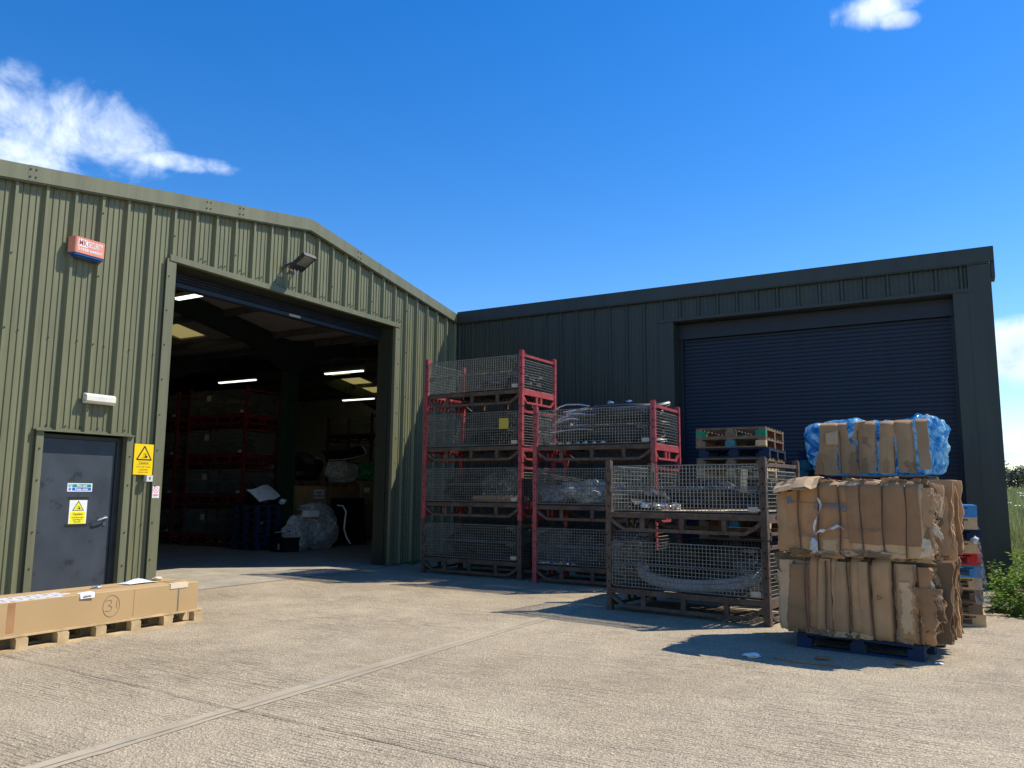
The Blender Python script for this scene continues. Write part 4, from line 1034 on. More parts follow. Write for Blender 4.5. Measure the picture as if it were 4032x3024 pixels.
b1 = bale('lower brown cardboard bale with torn front, standing on the dark blue pallet', bcx, bcy, .143, 1.40, 1.0, .755, 3, [-.46,-.27,-.06,.145,.345,.55],
     [(-.74,-.60,.02,.70,2,0,.022,.0),(-.655,-.445,-.0,.66,4,0,.016,.006,(.05,0)),(-.435,-.355,.01,.74,1,.05,.004,.004,(.03,.03)),(-.36,-.225,-.01,.73,3,.0,.008,.012,(.05,.0)),(-.215,-.165,.0,.73,0,.05,.012,.004),(-.195,-.05,-.01,.71,3,.0,.010,.010,(.04,0)),(-.04,.055,.0,.745,0,.05,.004,.004),(.03,.135,-.01,.72,3,.0,.006,.010,(0,-.03)),(.14,.325,-.025,.745,0,.04,.016,.012),(.355,.53,-.02,.72,3,.0,.022,.006),(.40,.50,.10,.56,2,.0,.045,.018),(.54,.66,.02,.70,1,0,.04,.008),(.555,.70,.12,.52,4,0,.05,.024,(-.1,.05))], spread=.085, flaps=64)
mb = MB()
tri = [(.205,.38),(.245,.40),(.205,.425)]
for a_, b__ in zip(tri, tri[1:]+tri[:1]): mb.bar((a_[0]-.0,-.585,a_[1]),(b__[0],-.585,b__[1]),.004,.004)
mb.build('recycling_mark', INK, b1)
b2 = bale('upper brown cardboard bale with blue upside-down print, resting on the lower bale', bcx, bcy+.01, .143+.765, 1.40, 1.0, .725, 8, [-.505,-.315,-.115,.085,.28,.48],
     [(-.73,-.46,.03,.60,3,.0,.020,.0),(-.66,-.40,.30,.62,1,.0,.010,.008,(-.06,0)),(-.57,-.035,.06,.72,1,.16,.008,.010),(-.54,-.0,-.03,.17,0,.0,.03,.012),(-.30,-.14,-.04,.15,2,0,.03,.022),(-.03,.665,-.02,.60,2,.10,.008,.006,(0,-.06)),(-.035,.600,.125,.69,4,.16,.004,.016,(0,-.02)),(.62,.71,.06,.66,3,0,.03,.004),(-.2,.55,.68,.725,2,.24,.01,.010)], spread=.095, flaps=66, puff=.026)
mb = MB(); mb.tube([(x, -.5-.058-.012*math.sin(x*20), .515+.012*math.sin(x*7)) for x in [-.56+.05*k for k in range(11)]], .0035, 4); mb.build('fold_line', CARD[4], b2)
text('blue_print', 'Pellicon', .085, BLUEINK, (-.21,-.588,.475), AX_F, b2, rot=PI+.10)
mb = MB(); mb.tube([(-.06+.028*math.cos(t*PI/8), -.588, .455+.024*math.sin(t*PI/8)) for t in range(16)], .0035, 4, closed=True); mb.box(-.088,-.590,.452,-.032,-.587,.457); mb.build('blue_logo', BLUEINK, b2)
text('blue_letter', 'K', .09, BLUEINK, (-.585,-.575,.53), AX_F, b2, rot=.2, bold=.003)
text('tape_print', 'Pellicon', .05, M('violet_print', (.15,.11,.18), rough=.6), (-.42,-.590,.20), AX_F, b2, rot=PI-.2)
text('tape_print', 'Pellicon', .05, bpy.data.materials['violet_print'], (-.10,-.590,.285), AX_F, b2, rot=PI-.15)
text('handwriting', 'RT 54LLG', .052, INK, (.18,-.602,.262), AX_F, b2, rot=.05, sx=1.0)
mb = MB(); g = []
for i in range(12):
    t = i/11; g.append([Vector((-.31+.03*math.sin(t*6)-.02*t, -.596-.004*math.sin(i*2.), .56-.36*t)), Vector((-.295+.03*math.sin(t*6)-.02*t+.012*math.sin(i), -.603, .56-.36*t))])
for i in range(1, 9):
    t = i/8; g.append([Vector((-.33+.26*t, -.594-.006*math.sin(i*1.7), .20+.07*math.sin(t*1.8)+.012*math.sin(i*2.1))), Vector((-.325+.26*t, -.600, .215+.07*math.sin(t*1.8)+.02*math.sin(i*1.3)))])
mb.sheet(g, .002); mb.build('clear_tape', MILKY, b2)
o = crumple('film_tuft', (-.36,-.575,.09), (.045,.02,.085), 14, MILKY, .35, 2); o.parent = b2
for (x, z, r_, sd) in ((-.56,.70,.11,3),(-.47,.72,.10,6)):
    mb = MB(); g = []
    for i in range(7):
        u = i/6-.5; row = []
        for j in range(7):
            v = j/6-.5; row.append(Vector((x+u*.34+.02*mnoise.noise(Vector((sd,u*5,v*5))), -.50+v*.30+.03*mnoise.noise(Vector((u*4,sd,v*4))), z+.045-.16*max(0,-v)*1.3-.10*max(0,-u-.1)+.035*mnoise.noise(Vector((u*4,v*4,sd))))))
        g.append(row)
    mb.sheet(g, .005); mb.build('bent_flap', CARD[2], b2)

# bale of blue film on a pallet behind
def bluebale(cx, cy, z0, W, D, H):
    T = thing('film_bale', 'bale of crumpled bright blue plastic with torn cardboard strapped to its front', 'plastic bale', (cx,cy,z0), R(-1))
    import bmesh
    bm = bmesh.new(); bmesh.ops.create_cube(bm, size=1.)
    bmesh.ops.subdivide_edges(bm, edges=bm.edges[:], cuts=34, use_grid_fill=True)
    for v in bm.verts:
        p = v.co.copy(); r_ = (abs(p.x*2)**6+abs(p.y*2)**6+abs(p.z*2)**6)**(1/6.)
        p = p*(1/max(r_, 1e-6))*max(abs(p.x*2),abs(p.y*2),abs(p.z*2)) if r_ > 0 else p
        q = Vector((p.x*W, p.y*D, p.z*H)); n_ = p.normalized()
        d = .08*mnoise.noise(q*2.2+Vector((4,1,2)))+.085*abs(mnoise.noise(q*4.2+Vector((mnoise.noise(q*3)*1.5,0,1))))-.05*abs(mnoise.noise(q*9+Vector((9,0,0))))+.022*mnoise.noise(q*21)-.01
        q += n_*d; 
        if q.z > H*.2 and q.x > W*.3: q.z += .06; q.x += .02
        v.co = Vector((q.x, q.y, max(q.z+H/2, .01)))
    me = bpy.data.meshes.new('crumpled_film'); bm.to_mesh(me); bm.free(); me.materials.append(BLUEFILM)
    o = bpy.data.objects.new('crumpled_film', me); C.objects.link(o); o.parent = T
    k = 0
    st = [-.416,-.178,.06,.286,.52]
    for (xl, xr, zl, zh, sh, wrap, torn, lean_) in ((-.64,-.43,.20,.735,0,.04,.016,.03),(-.69,-.56,.03,.34,1,0,.02,.06),(-.60,-.43,.02,.42,3,0,.02,-.02),(-.41,-.19,.04,.45,3,0,.012,0),(-.41,-.27,.30,.73,3,.04,.02,-.06),(-.27,-.185,.02,.35,4,0,.03,.02),(-.20,-.09,.48,.75,0,.05,.035,.06),(-.165,.045,.05,.74,3,.05,.016,.03),(-.12,-.04,.04,.55,4,0,.03,.05),(.09,.275,.04,.735,0,.05,.020,.05),(.09,.19,.05,.38,1,0,.04,0),(.295,.50,.05,.74,3,.05,.014,-.02),(.40,.50,.04,.22,4,0,.05,-.08),(.535,.665,.09,.745,3,.03,.008,-.02)):
        mb = MB(); g = []; nn = 9; mm = 30
        for i in range(nn+1):
            u = i/nn; row = []
            for j in range(mm+1):
                v = j/mm
                jl = torn*(mnoise.noise(Vector((v*5,k*5.,2)))+.6*mnoise.noise(Vector((v*17,k*3.,5)))+.3*mnoise.noise(Vector((v*41,k*3.,5)))); jr = torn*(1.3*mnoise.noise(Vector((v*4,k*3.,9)))+.6*mnoise.noise(Vector((v*15,k*2.,1)))+.3*mnoise.noise(Vector((v*39,k*2.,1))))
                x = ((xl+jl)*(1-u)+(xr+jr)*u)*1.09; z = (zl+(zh-zl)*v)*1.06-.02
                dd = min(1., min(abs(x-s) for s in st)/.09)
                y = -D/2-.055-.03*math.sin(PI/2*dd)-.004*k+.012*mnoise.noise(Vector((x*5,z*5,k)))
                if v > .9: y += (v-.9)**2*8*(1 if wrap else .3)
                row.append(Vector((x+lean_*(v-.5), y, z)))
            g.append(row)
        mb.sheet(g, -.005); mb.build('cardboard_sheet', CARD[sh], T, smooth=True); k += 1
    mb = MB(); mb.sheet([[Vector((-.60+.2*a,-D/2-.10-.05*(1-a),.44+.16*b_+.05*a*b_)) for b_ in (0,.5,1)] for a in (0,.4,.8)], .004); mb.build('bent_flap', CARD[2], T)
    for x in st:
        mb = MB(); mb.tube([(x,-D/2-.088,.02),(x,-D/2-.10,.2),(x+.004,-D/2-.105,.4),(x,-D/2-.095,.62),(x,-D/2-.02,.74),(x,0,.77),(x,D/2+.03,.72),(x,D/2+.05,.1)], .0045, 5); mb.build('strap', STRAPM, T)
    return T
BX, BY = 9.13, -2.42
bluebale(BX, BY, 1.775, 1.82, 1.0, .775)
pq = make_pallet('grey weathered pallet under the bale of blue film', 1.2, 1.0, WOODO, WOODO); pq.location = (9.3, BY-.02, 1.625)
SAVE = BA; BA = R(0); bc, bs_ = 1., 0.
for k, z in enumerate((.143, .885)):
    bale('brown cardboard bale, %s of the two hidden under the pallet of the blue bale' % ('lower','upper')[k], 9.3, BY, z, 1.4, 1.0, .738, 20+k, [-.45,-.2,.05,.3,.5], [(-.68,.68,0,.70,3,.03,.01,.004)], flaps=14, detail=.5)
pq2 = dup(pb, 'dark blue pallet on the ground under the hidden bales', None, (9.3,BY,0), 0)
BA = SAVE
mb = MB(); mb.sheet([[Vector((9.62+.03*a, BY-.55-.02*b_, 1.63+.05*b_)) for b_ in range(3)] for a in range(3)], .004); tag(mb.build('red_scrap', SPINK), 'small red plastic scrap poking out above the front bales', 'scrap')

# ------------------------------------------------------------------ long carton on its pallet
T = thing('long_pallet', 'long fresh wooden pallet with narrow blocks under the carton marked 31', 'pallet', (2.53,-8.88,0))
T.location = (0,0,0); x1, x0 = 2.535, 1.92; y1 = -8.88; L_ = 3.35
mb = MB()
for k in range(5): mb.box(x0+.129*k, y1-L_, .128, x0+.129*k+.10, y1, .148)
for k in range(9):
    y = y1-.065-.393*k; mb.box(x0+.004,y-.055,.108,x1-.004,y+.055,.1275)
mb.build('deck', WOODN, T)
for k in range(9):
    y = y1-.058-.393*k
    for x in (x1-.045, (x0+x1)/2, x0+.045):
        mb = MB(); mb.box(x-.044,y-.056,.0205,x+.044,y+.056,.1075); mb.build('block', WOODN, T)
for x in (x1-.05, (x0+x1)/2, x0+.05):
    mb = MB(); mb.box(x-.05,y1-L_,.0,x+.05,y1,.02); mb.build('bottom_board', WOODN, T)
T = thing('carton', 'long brown carton marked 31 in a circle lying on the pallet', 'box'); x0, x1, y1 = 1.93, 2.515, -8.945; zt, zb = .452, .150
mb = MB(); b0 = []
bx = [(x0,zb),(x1,zb),(x1,zt-.006),(x1-.006,zt),(x0+.006,zt),(x0,zt-.006)]
mb.prism(bx, lambda u, v, w: (u, w, v), y1-3.2, y1)
mb.build('board', BOXC, T)
mb = MB(); mb.box(x1-.0,-9.76,zb+.01,x1+.0018,-9.755,zt-.008); mb.build('seam', CARD[1], T); mb = MB(); mb.box(x1-.0,-11.05,zb+.02,x1+.0015,-10.98,zt-.01); mb.build('seam', CARD[1], T)
mb = MB(); mb.box(x0+.26,y1-3.2,zt,x0+.32,y1-.02,zt+.0015); mb.build('tape', TAPE, T)
mb = MB()
mb.tube([(x1+.001,-10.015+.092*math.cos(t*PI/16),.300+.108*math.sin(t*PI/16)) for t in range(32)], .0022, 4, closed=True)
three = [(-10.085,.345),(-10.06,.362),(-10.03,.362),(-10.012,.345),(-10.02,.322),(-10.05,.308),(-10.02,.300),(-10.005,.28),(-10.015,.258),(-10.045,.247),(-10.08,.258)]
mb.tube([(x1+.001,a,b_) for a, b_ in three], .0022, 4); mb.tube([(x1+.001,-9.955,.35),(x1+.001,-9.957,.27)], .0022, 4)
mb.build('circled_number', INK, T)
ql = random.Random(2)
for i in range(7):
    for j in range(3):
        y = -10.42-.165*i-.03*j; x = x1-.06-.115*j
        if j == 0 and i == 0: continue
        mb = MB(); a = R(ql.uniform(-6,6)); c_, s_ = math.cos(a), math.sin(a); hw, hl = .05, .066
        P = [Vector((x+u*hw*c_-v*hl*s_, y+u*hw*s_+v*hl*c_, zt+.001)) for u, v in ((-1,-1),(1,-1),(1,1),(-1,1))]
        mb.prism([(p.x,p.y) for p in P], lambda u, v, w: (u, v, w), zt+.0003, zt+.0022)
        for r_ in (-.5,.1,.55): mb.bar(Vector((x+r_*hw*c_+.8*hl*s_, y+r_*hw*s_-.8*hl*c_, zt+.0028)), Vector((x+r_*hw*c_-.7*hl*s_, y+r_*hw*s_+.7*hl*c_, zt+.0028)), .012 if r_ < 0 else .005, .0008, 1)
        mb.build('paper_label', [PAPER, PRINT], T)
mb = MB(); mb.sheet([[Vector((2.44,-10.36,zt+.004)),Vector((2.515,-10.36,zt+.003)),Vector((2.525,-10.36,zt-.045))],[Vector((2.44,-10.21,zt+.012)),Vector((2.518,-10.21,zt+.008)),Vector((2.535,-10.22,zt-.04))]], .001)
mb.box(2.530,-10.33,zt-.030,2.533,-10.25,zt-.014,1); mb.build('loose_label', [PAPER, PRINT], T)
mb = MB(); mb.box(x0-.002,-9.215,zt,x1+.002,-9.20,zt+.003); mb.box(x1,-9.215,.10,x1+.003,-9.20,zt); mb.build('strap', M('grey_green_strap', (.16,.18,.14), rough=.4), T)
mb = MB(); mb.box(x1-.05,-9.32,zt+.0005,x1+.006,-9.09,zt+.006); mb.box(x1+.0005,-9.32,zt-.05,x1+.006,-9.09,zt+.0005); mb.build('edge_protector', CARDW, T)
g = [[Vector((x, y, zt+.004+.045*math.sin(PI*(y+9.62)/.33)*(1-.9*abs(x-2.12)/.12)+.03*(x-2.0))) for x in (2.0,2.06,2.12,2.18,2.24)] for y in (-9.62,-9.56,-9.50,-9.44,-9.38,-9.32,-9.26)]
mb = MB(); mb.sheet(g, .001); tag(mb.build('paper_sheet', PAPER), 'curled white paper sheet lying loose on top of the carton', 'paper')
tag(crumple('foil_scrap', (2.18,-9.97,zt+.012), (.05,.06,.018), 4, CHROME, .5, 2, base=zt+.002), 'small dark and silver foil scrap on top of the carton', 'scrap')
tag(crumple('paper_scrap', (2.02,-9.12,zt+.02), (.06,.07,.02), 9, CARDW, .5, 2, base=zt+.002), 'small crumpled cream scrap on the far edge of the carton', 'scrap')
# ------------------------------------------------------------------ inside the warehouse
GI = 'red mesh stillages stored indoors'
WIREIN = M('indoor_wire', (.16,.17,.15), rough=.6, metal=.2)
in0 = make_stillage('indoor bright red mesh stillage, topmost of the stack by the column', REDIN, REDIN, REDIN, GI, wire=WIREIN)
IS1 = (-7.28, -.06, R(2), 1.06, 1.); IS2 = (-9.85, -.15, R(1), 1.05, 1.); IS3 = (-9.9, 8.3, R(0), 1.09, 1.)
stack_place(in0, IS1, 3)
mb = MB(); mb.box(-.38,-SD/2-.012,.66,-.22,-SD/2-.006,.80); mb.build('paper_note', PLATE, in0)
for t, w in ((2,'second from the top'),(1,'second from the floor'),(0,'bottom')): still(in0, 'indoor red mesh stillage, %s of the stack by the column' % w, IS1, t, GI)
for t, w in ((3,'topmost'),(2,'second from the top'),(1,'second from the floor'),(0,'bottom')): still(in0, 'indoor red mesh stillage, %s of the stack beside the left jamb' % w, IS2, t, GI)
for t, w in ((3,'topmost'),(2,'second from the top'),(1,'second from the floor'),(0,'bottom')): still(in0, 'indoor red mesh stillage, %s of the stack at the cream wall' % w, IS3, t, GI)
for t in range(4):
    for st, nm in ((IS1,'by the column'),(IS2,'beside the left jamb')):
        p = sp(st,t,0,.1,.318); tag(crumple('plastic_heap', p+Vector((0,0,.25)), (.85,.42,.25), 100+t*3+(st is IS2), BLACKP, .4, base=p.z), 'dark plastic parts in the %s indoor stillage %s' % (('bottom','second lowest','second highest','topmost')[t], nm), 'plastic heap')
pb6 = make_pallet('p', 1.0, .74, WBLUE, WBLUE, 'blue pallets piled inside the doorway', h=.187)
for i in range(6):
    lab = 'blue pallet, %s of six piled inside the doorway' % ('topmost' if i == 0 else ORD[i]+' from the top')
    o = pb6 if i == 0 else dup(pb6, lab); o['label'] = lab
    o.location = (-5.58+.012*(i % 3), -.66+.01*(i % 2), (5-i)*.188); o.rotation_euler.z = R(-6+(i % 3))
zt = 1.13
tag(crumple('plastic_heap', (-5.5,-.62,1.3), (.42,.34,.22), 51, BLACKP, .35, base=zt), 'black plastic heap on top of the indoor blue pallets', 'plastic heap')
for k in range(4):
    mb = MB(); mb.box(-5.75,-.62+.0,1.38+.03*k,-5.25,-.30,1.39+.03*k); o = mb.build('black_tray', BLACKP); tag(o, 'thin black tray stacked on the heap above the indoor blue pallets', 'tray', 'thin black trays')
mb = MB(); g = []
for i in range(7):
    u = i/6; g.append([Vector((-5.05+.05*math.sin(u*4)-.12*v, -1.22+.72*u*1.0-.28*(v-.5)*1.2, 1.20+.30*v+.14*u+.02*math.sin(u*7+v*3))) for v in (0,.25,.5,.75,1)])
mb.sheet(g, .02); tag(mb.build('white_pad', M('white_cloth', (.66,.67,.66), rough=.9)), 'white padded sheet leaning on the black heap inside the doorway', 'cloth')
tag(crumple('paper_scrap', (-5.12,-.22,1.2), (.1,.12,.09), 52, PAPER, .6, 2, base=zt), 'crumpled white paper on the right end of the indoor blue pallets', 'paper')
T = thing('black_crate', 'black plastic crate with a pale label on the floor before the blue pallets', 'crate', (-4.42,-.78,.007), R(-12))
mb = MB(); mb.box(-.30,-.22,.0,.30,.22,.34); mb.box(-.32,-.24,.30,.32,.24,.345); mb.build('body', BLACKP, T)
mb = MB(); mb.box(.06,-.226,.06,.13,-.2205,.20); mb.build('label', PLATE, T)
tag(crumple('plastic_heap', (-4.5,-.78,.45), (.30,.22,.14), 54, BLACKP, .5, base=.352), 'black scraps heaped on the black crate', 'plastic heap')
mb = MB(); mb.bar((-4.55,-1.0,.46),(-4.25,-.95,.52),.05,.01); tag(mb.build('white_strip', PAPER), 'white strip on the black scraps of the crate', 'strip')
tag(crumple('wrapped_bale', (-4.45,.38,.55), (.42,.74,.62), 57, GREYFILM, .28, 4, sc=1.2, base=.007), 'big dusty film wrapped bundle on the floor inside the doorway', 'bundle')
tag(crumple('plastic_sheeting', (-4.32,-.42,.5), (.26,.52,.50), 58, GREYFILM, .35, 4, base=.007), 'dusty plastic sheet slumped between the crate and the bundle', 'plastic sheeting')
tag(crumple('plastic_sheeting', (-4.45,.05,1.12), (.22,.38,.10), 59, MILKY, .6, 3, base=.98), 'white crumpled film on top of the dusty bundle', 'plastic sheeting')
mb = MB(); mb.box(-4.22,-.42,.84,-4.0,-.06,1.0); o = mb.build('white_carton', SWHITE); tag(o, 'small white carton resting on the slumped plastic sheet', 'box')
mb = MB(); P = [(-4.02,.62,1.12),(-3.98,.80,1.10),(-3.96,.90,.95),(-3.97,.88,.72),(-3.96,.85,.50),(-3.95,.95,.28),(-3.93,1.08,.12)]; mb.tube(P, .022, 6); tag(mb.build('white_webbing', PAPER), 'white webbing strap hanging off the dusty bundle', 'strap')
mb = MB(); mb.prism([(0,0),(1.2,0),(1.2,1.29),(.03,1.29)], lambda u, v, w: (-4.78+.14*u+w-.12*v, 1.38+.99*u, .008+v), -.03, 0); tag(mb.build('plastic_sheet', BLACKP), 'large black panel leaning upright right of the dusty bundle', 'panel')
for k, (y0, y1, top_, lab) in enumerate(((.95,2.34,1.62,'brown carton with a white SCRAP MATERIAL note behind the dusty bundle'),(2.50,3.80,1.60,'brown carton behind the black panel'),(3.92,5.0,1.80,'brown carton with a small white label at the right jamb'))):
    q_ = make_pallet('wooden pallet under the %s' % ('scrap carton','carton behind the black panel','carton at the right jamb')[k], 1.0, y1-y0-.04, WOODO, WOODO); q_.location = (-6.5,(y0+y1)/2,.007)
    T = thing('carton', lab, 'box'); mb = MB(); mb.box(-7.0,y0,.151,-6.0,y1,top_); mb.build('board', CARD[(0,4,3)[k]], T)
    if k == 0:
        mb = MB(); mb.box(-6.0,1.84,1.27,-5.997,2.24,1.53); mb.build('note', SWHITE, T); text('note_lettering', 'SCRAP\nMATERIAL', .078, SBLK, (-5.996,2.04,1.385), AX_A, T, line=1.25, bold=.002)
    if k == 2:
        mb = MB(); mb.box(-6.0,4.02,1.45,-5.997,4.28,1.60); mb.build('note', SWHITE, T)
q_ = make_pallet('wooden pallet lying on the scrap carton', 1.0, 1.2, WOODO, WOODO); q_.location = (-6.5,1.72,1.621)
q_ = make_pallet('wooden pallet lying on the carton behind the black panel', 1.0, 1.2, WOODO, WOODO); q_.location = (-6.5,3.15,1.601)
tag(crumple('black_sack', (-6.45,1.80,2.2), (.50,.66,.46), 61, BLACKP, .3, base=1.764), 'bulging black sack on the pallet above the scrap carton', 'sack')
tag(crumple('white_sack', (-6.2,3.15,2.1), (.40,.66,.38), 62, MILKY, .3, 4, base=1.744), 'bulging white sack on the pallet above the second carton', 'sack')
mb = MB(); g = []
for i in range(9):
    u = i/8; g.append([Vector((-5.72-.25*v+.04*math.sin(u*3), 2.05+1.65*u, 2.40+.30*v+.25*u-.05*math.sin(PI*u)-.06*(2*v-1)**2)) for v in (0,.2,.5,.8,1)])
mb.sheet(g, .04)
o = thing('boot_mat', 'black moulded mat with a pale edge tilted over the white sack', 'mat'); mb.build('mat_body', BLACKP, o, smooth=True)
mb = MB(); mb.tube([(-5.70+.04*math.sin(u*3), 2.05+1.65*u+.0, 2.365+.25*u-.05*math.sin(PI*u)) for u in [k/8 for k in range(9)]]+[(-5.78,3.74,2.75),(-5.9,3.74,2.85)], .010, 5); mb.build('pale_edge', SWHITE, o)
tag(crumple('green_film', (-6.2,4.25,2.1), (.35,.42,.36), 63, GREENFILM, .4, base=1.802), 'bundle of green plastic film on the carton at the right jamb', 'plastic film')
tag(crumple('dark_sack', (-6.8,1.2,2.0), (.4,.4,.3), 64, GREYFILM, .3, base=1.764), 'dusty grey sack behind the black sack', 'sack')
def tube_light(x0, x1, y, z, lab, roofz):
    T = thing('strip_light', lab, 'strip light', group='lit strip lights hung from the roof')
    mb = MB(); mb.box(x0,y-.06,z+.005,x1,y+.06,z+.075); mb.build('housing', TUBECASE, T)
    mb = MB(); mb.prism([(y-.055,z+.004),(y+.055,z+.004),(y+.04,z-.035),(y-.04,z-.035)], fx, x0+.04, x1-.04); mb.build('lit_diffuser', TUBE, T)
    mb = MB()
    for x in (x0+.25, x1-.25): mb.tube([(x,y,z+.075),(x,y,roofz)], .004, 4)
    mb.build('hanger', TUBECASE, T)
tube_light(-2.35,-1.05,-5.85,5.02,'lit strip light just inside the top left of the doorway',za2(-5.85)-.08)
tube_light(-11.05,-9.3,2.5,5.0,'lit strip light above the indoor red stillages',zb_f(2.5)-.08)
tube_light(-6.45,-4.92,2.55,5.0,'lit strip light right of the column, nearest the rooflight',zb_f(2.55)-.08)
tube_light(-10.8,-9.2,8.25,5.0,'lit strip light farthest back, under the rooflight',zb_f(8.25)-.08)

# ------------------------------------------------------------------ plants, field, trees
def plant(seed, h, spread, nl, lf, label=None, group=None):
    q = random.Random(seed); T = thing('weed_plant', label or 'leafy green weed growing at the edge of the concrete', 'weed', group='leafy weeds at the yard edge')
    st = MB(); lv = MB(); tips = []
    for k in range(q.randint(6,9)):
        a = q.uniform(0,2*PI); r_ = spread*q.uniform(.2,1); hh = h*q.uniform(.55,1.05)
        pts = [Vector((r_*.25*t*math.cos(a)+r_*.75*t*t*math.cos(a), r_*.25*t*math.sin(a)+r_*.75*t*t*math.sin(a), hh*t*(1-.12*t))) for t in (0,.25,.5,.75,1)]
        st.tube(pts, [.008,.007,.006,.004,.002], 4); tips.append(pts)
    for k in range(nl):
        pts = q.choice(tips); t = q.uniform(.12,1)**.8; i = min(3, int(t*4)); p = pts[i].lerp(pts[i+1], t*4-i)
        a = q.uniform(0,2*PI); L_ = lf*q.uniform(.5,1.2)*(1.15-.5*t); el = q.uniform(-.5,.6)
        d = Vector((math.cos(a)*math.cos(el), math.sin(a)*math.cos(el), math.sin(el))); s_ = d.cross(Vector((q.uniform(-.4,.4),q.uniform(-.4,.4),1))).normalized()
        p = p+d*q.uniform(0,.06); dr = Vector((0,0,-.25*L_)); w_ = L_*q.uniform(.24,.40)
        lv.poly([p, p+d*L_*.45+s_*w_, p+d*L_+dr, p+d*L_*.45-s_*w_])
    st.build('stem', STEM, T); lv.build('foliage', LEAF, T)
    return T
pv = [plant(1,.62,.34,240,.10), plant(2,.85,.40,300,.12), plant(3,1.15,.45,340,.13), plant(4,.42,.30,170,.08)]
spots = [(10.56,-2.35,3),(10.62,-1.75,0),(10.72,-2.75,0),(10.86,-3.15,3),(11.05,-3.05,0),(10.64,-1.1,0),(10.98,-2.55,1),(11.3,-3.1,0),(10.95,-1.9,1),(11.35,-2.5,1),(11.7,-3.2,0),(11.1,-1.2,2),(11.5,-1.7,2),(11.9,-2.6,1),(12.2,-3.2,0),(11.15,-.3,2),(11.6,-.6,2),(12.1,-1.4,2),(12.6,-2.5,1),(12.9,-3.1,0),(11.2,.6,2),(11.75,.4,2),(12.3,-.2,2),(12.9,-1.2,1),(13.5,-2.4,1),(11.3,1.6,2),(11.9,1.5,1),(12.6,.9,2),(13.3,.1,1),(11.4,2.8,1),(12.1,2.6,2),(12.9,2.1,1),(11.5,4.0,1),(12.3,3.9,0),(13.2,3.4,1),(11.5,5.3,0),(12.4,5.5,1),(13.6,5.0,0),(14.2,1.2,1),(14.4,-1.5,1),(14.6,-3.0,0),(10.50,-2.9,3),(10.7,-3.2,3),(11.0,-3.3,3),(11.45,-3.35,3),(12.0,-3.4,3)]
first = set()
for i, (x, y, k) in enumerate(spots):
    o = pv[k] if k not in first else dup(pv[k], 'leafy green weed growing at the edge of the concrete'); first.add(k)
    o.location = (x,y,fz(x,y)-.01); o.rotation_euler.z = rnd.uniform(0,6.28); s_ = rnd.uniform(.85,1.2)*(.62 if y > .3 else .8 if y > -1 else 1.); o.scale = (s_,s_,s_*rnd.uniform(.9,1.1))
o = plant(9,.16,.14,70,.07); o.location = (.22,-1.72,0); o['label'] = 'small weed tuft at the foot of the olive wall right of the doorway'; del o['group']
mb = MB()
for k in range(14):
    x, y = 10.9+rnd.uniform(-.35,.5), -3.38+rnd.uniform(-.1,.15); a = rnd.uniform(0,6.28); L_ = rnd.uniform(.05,.09); d = Vector((math.cos(a),math.sin(a),.3)); s_ = Vector((-math.sin(a),math.cos(a),0)); p = Vector((x,y,.03))
    mb.poly([p, p+d*L_*.5+s_*L_*.4, p+d*L_, p+d*L_*.5-s_*L_*.4])
tag(mb.build('yellow_leaves', LEAFY), 'yellowing leaves at the front edge of the weeds', 'leaves')
mb = MB(); fl = MB(); qg = random.Random(21)
for k in range(26000):
    t = qg.random()**1.7; y = 1.0+85*t; half = 3.5+.16*y; x = 10.95+qg.random()*half
    sc_ = 1+y*.035; p = Vector((x,y,fz(x,y)-.02)); h = qg.uniform(.22,.55)*(1+.006*y); a = qg.uniform(0,PI); w_ = .012*sc_
    s_ = Vector((math.cos(a),math.sin(a),0))*w_; tip = p+Vector((qg.uniform(-.18,.18),qg.uniform(-.18,.18),h))
    mid = p.lerp(tip,.55)+Vector((0,0,.03)); mb.poly([p-s_, p+s_, mid+s_*.8, tip, mid-s_*.8])
for k in range(26):
    y = qg.uniform(26,60); x = 10.9+qg.uniform(.2,6); c = Vector((x,y,fz(x,y)+qg.uniform(.5,.75))); r_ = qg.uniform(.07,.15)
    fl.poly([c+Vector((r_*math.cos(a),r_*math.sin(a),.03*math.sin(3*a))) for a in [q_*PI/4 for q_ in range(8)]])
o = mb.build('field_grass', GRASSM); o['kind'] = 'stuff'; tag(o, 'long grass and weeds of the field beyond the wing', 'grass')
o = fl.build('field_flowers', FLOWER); o['kind'] = 'stuff'; tag(o, 'white flower heads in the field grass', 'flowers')
def tree(seed, x, y, h, w, mat, label):
    q = random.Random(seed); T = thing('field_tree', label, 'tree', (x,y,fz(x,y)-.1), group='trees beyond the field')
    mb = MB(); mb.tube([(0,0,0),(.1,0,h*.25),(.05,.1,h*.5),(0,0,h*.8)], [.22,.18,.12,.04], 6)
    for k in range(5):
        a = q.uniform(0,6.28); mb.tube([(0.05,0,h*.3),(w*.25*math.cos(a),w*.25*math.sin(a),h*.55),(w*.4*math.cos(a),w*.4*math.sin(a),h*.72)], [.1,.06,.02], 5)
    mb.build('trunk', BARK, T)
    mb = MB(); cl = [(Vector((q.uniform(-.38,.38)*w, q.uniform(-.38,.38)*w, h*q.uniform(.22,.82))), q.uniform(.14,.26)*w) for _ in range(16)]
    for k in range(1500):
        c, r_ = q.choice(cl); d = Vector((q.gauss(0,1),q.gauss(0,1),q.gauss(0,.8))).normalized()*r_*q.uniform(.6,1.05)
        p = c+d; 
        if p.z < .2: p.z = .2+q.uniform(0,.4)
        s_ = q.uniform(.14,.30); u = Vector((q.gauss(0,1),q.gauss(0,1),q.gauss(0,1))).normalized()*s_; v = u.orthogonal().normalized()*s_*.7
        mb.poly([p-u, p+v, p+u, p-v])
    mb.build('crown', mat, T)
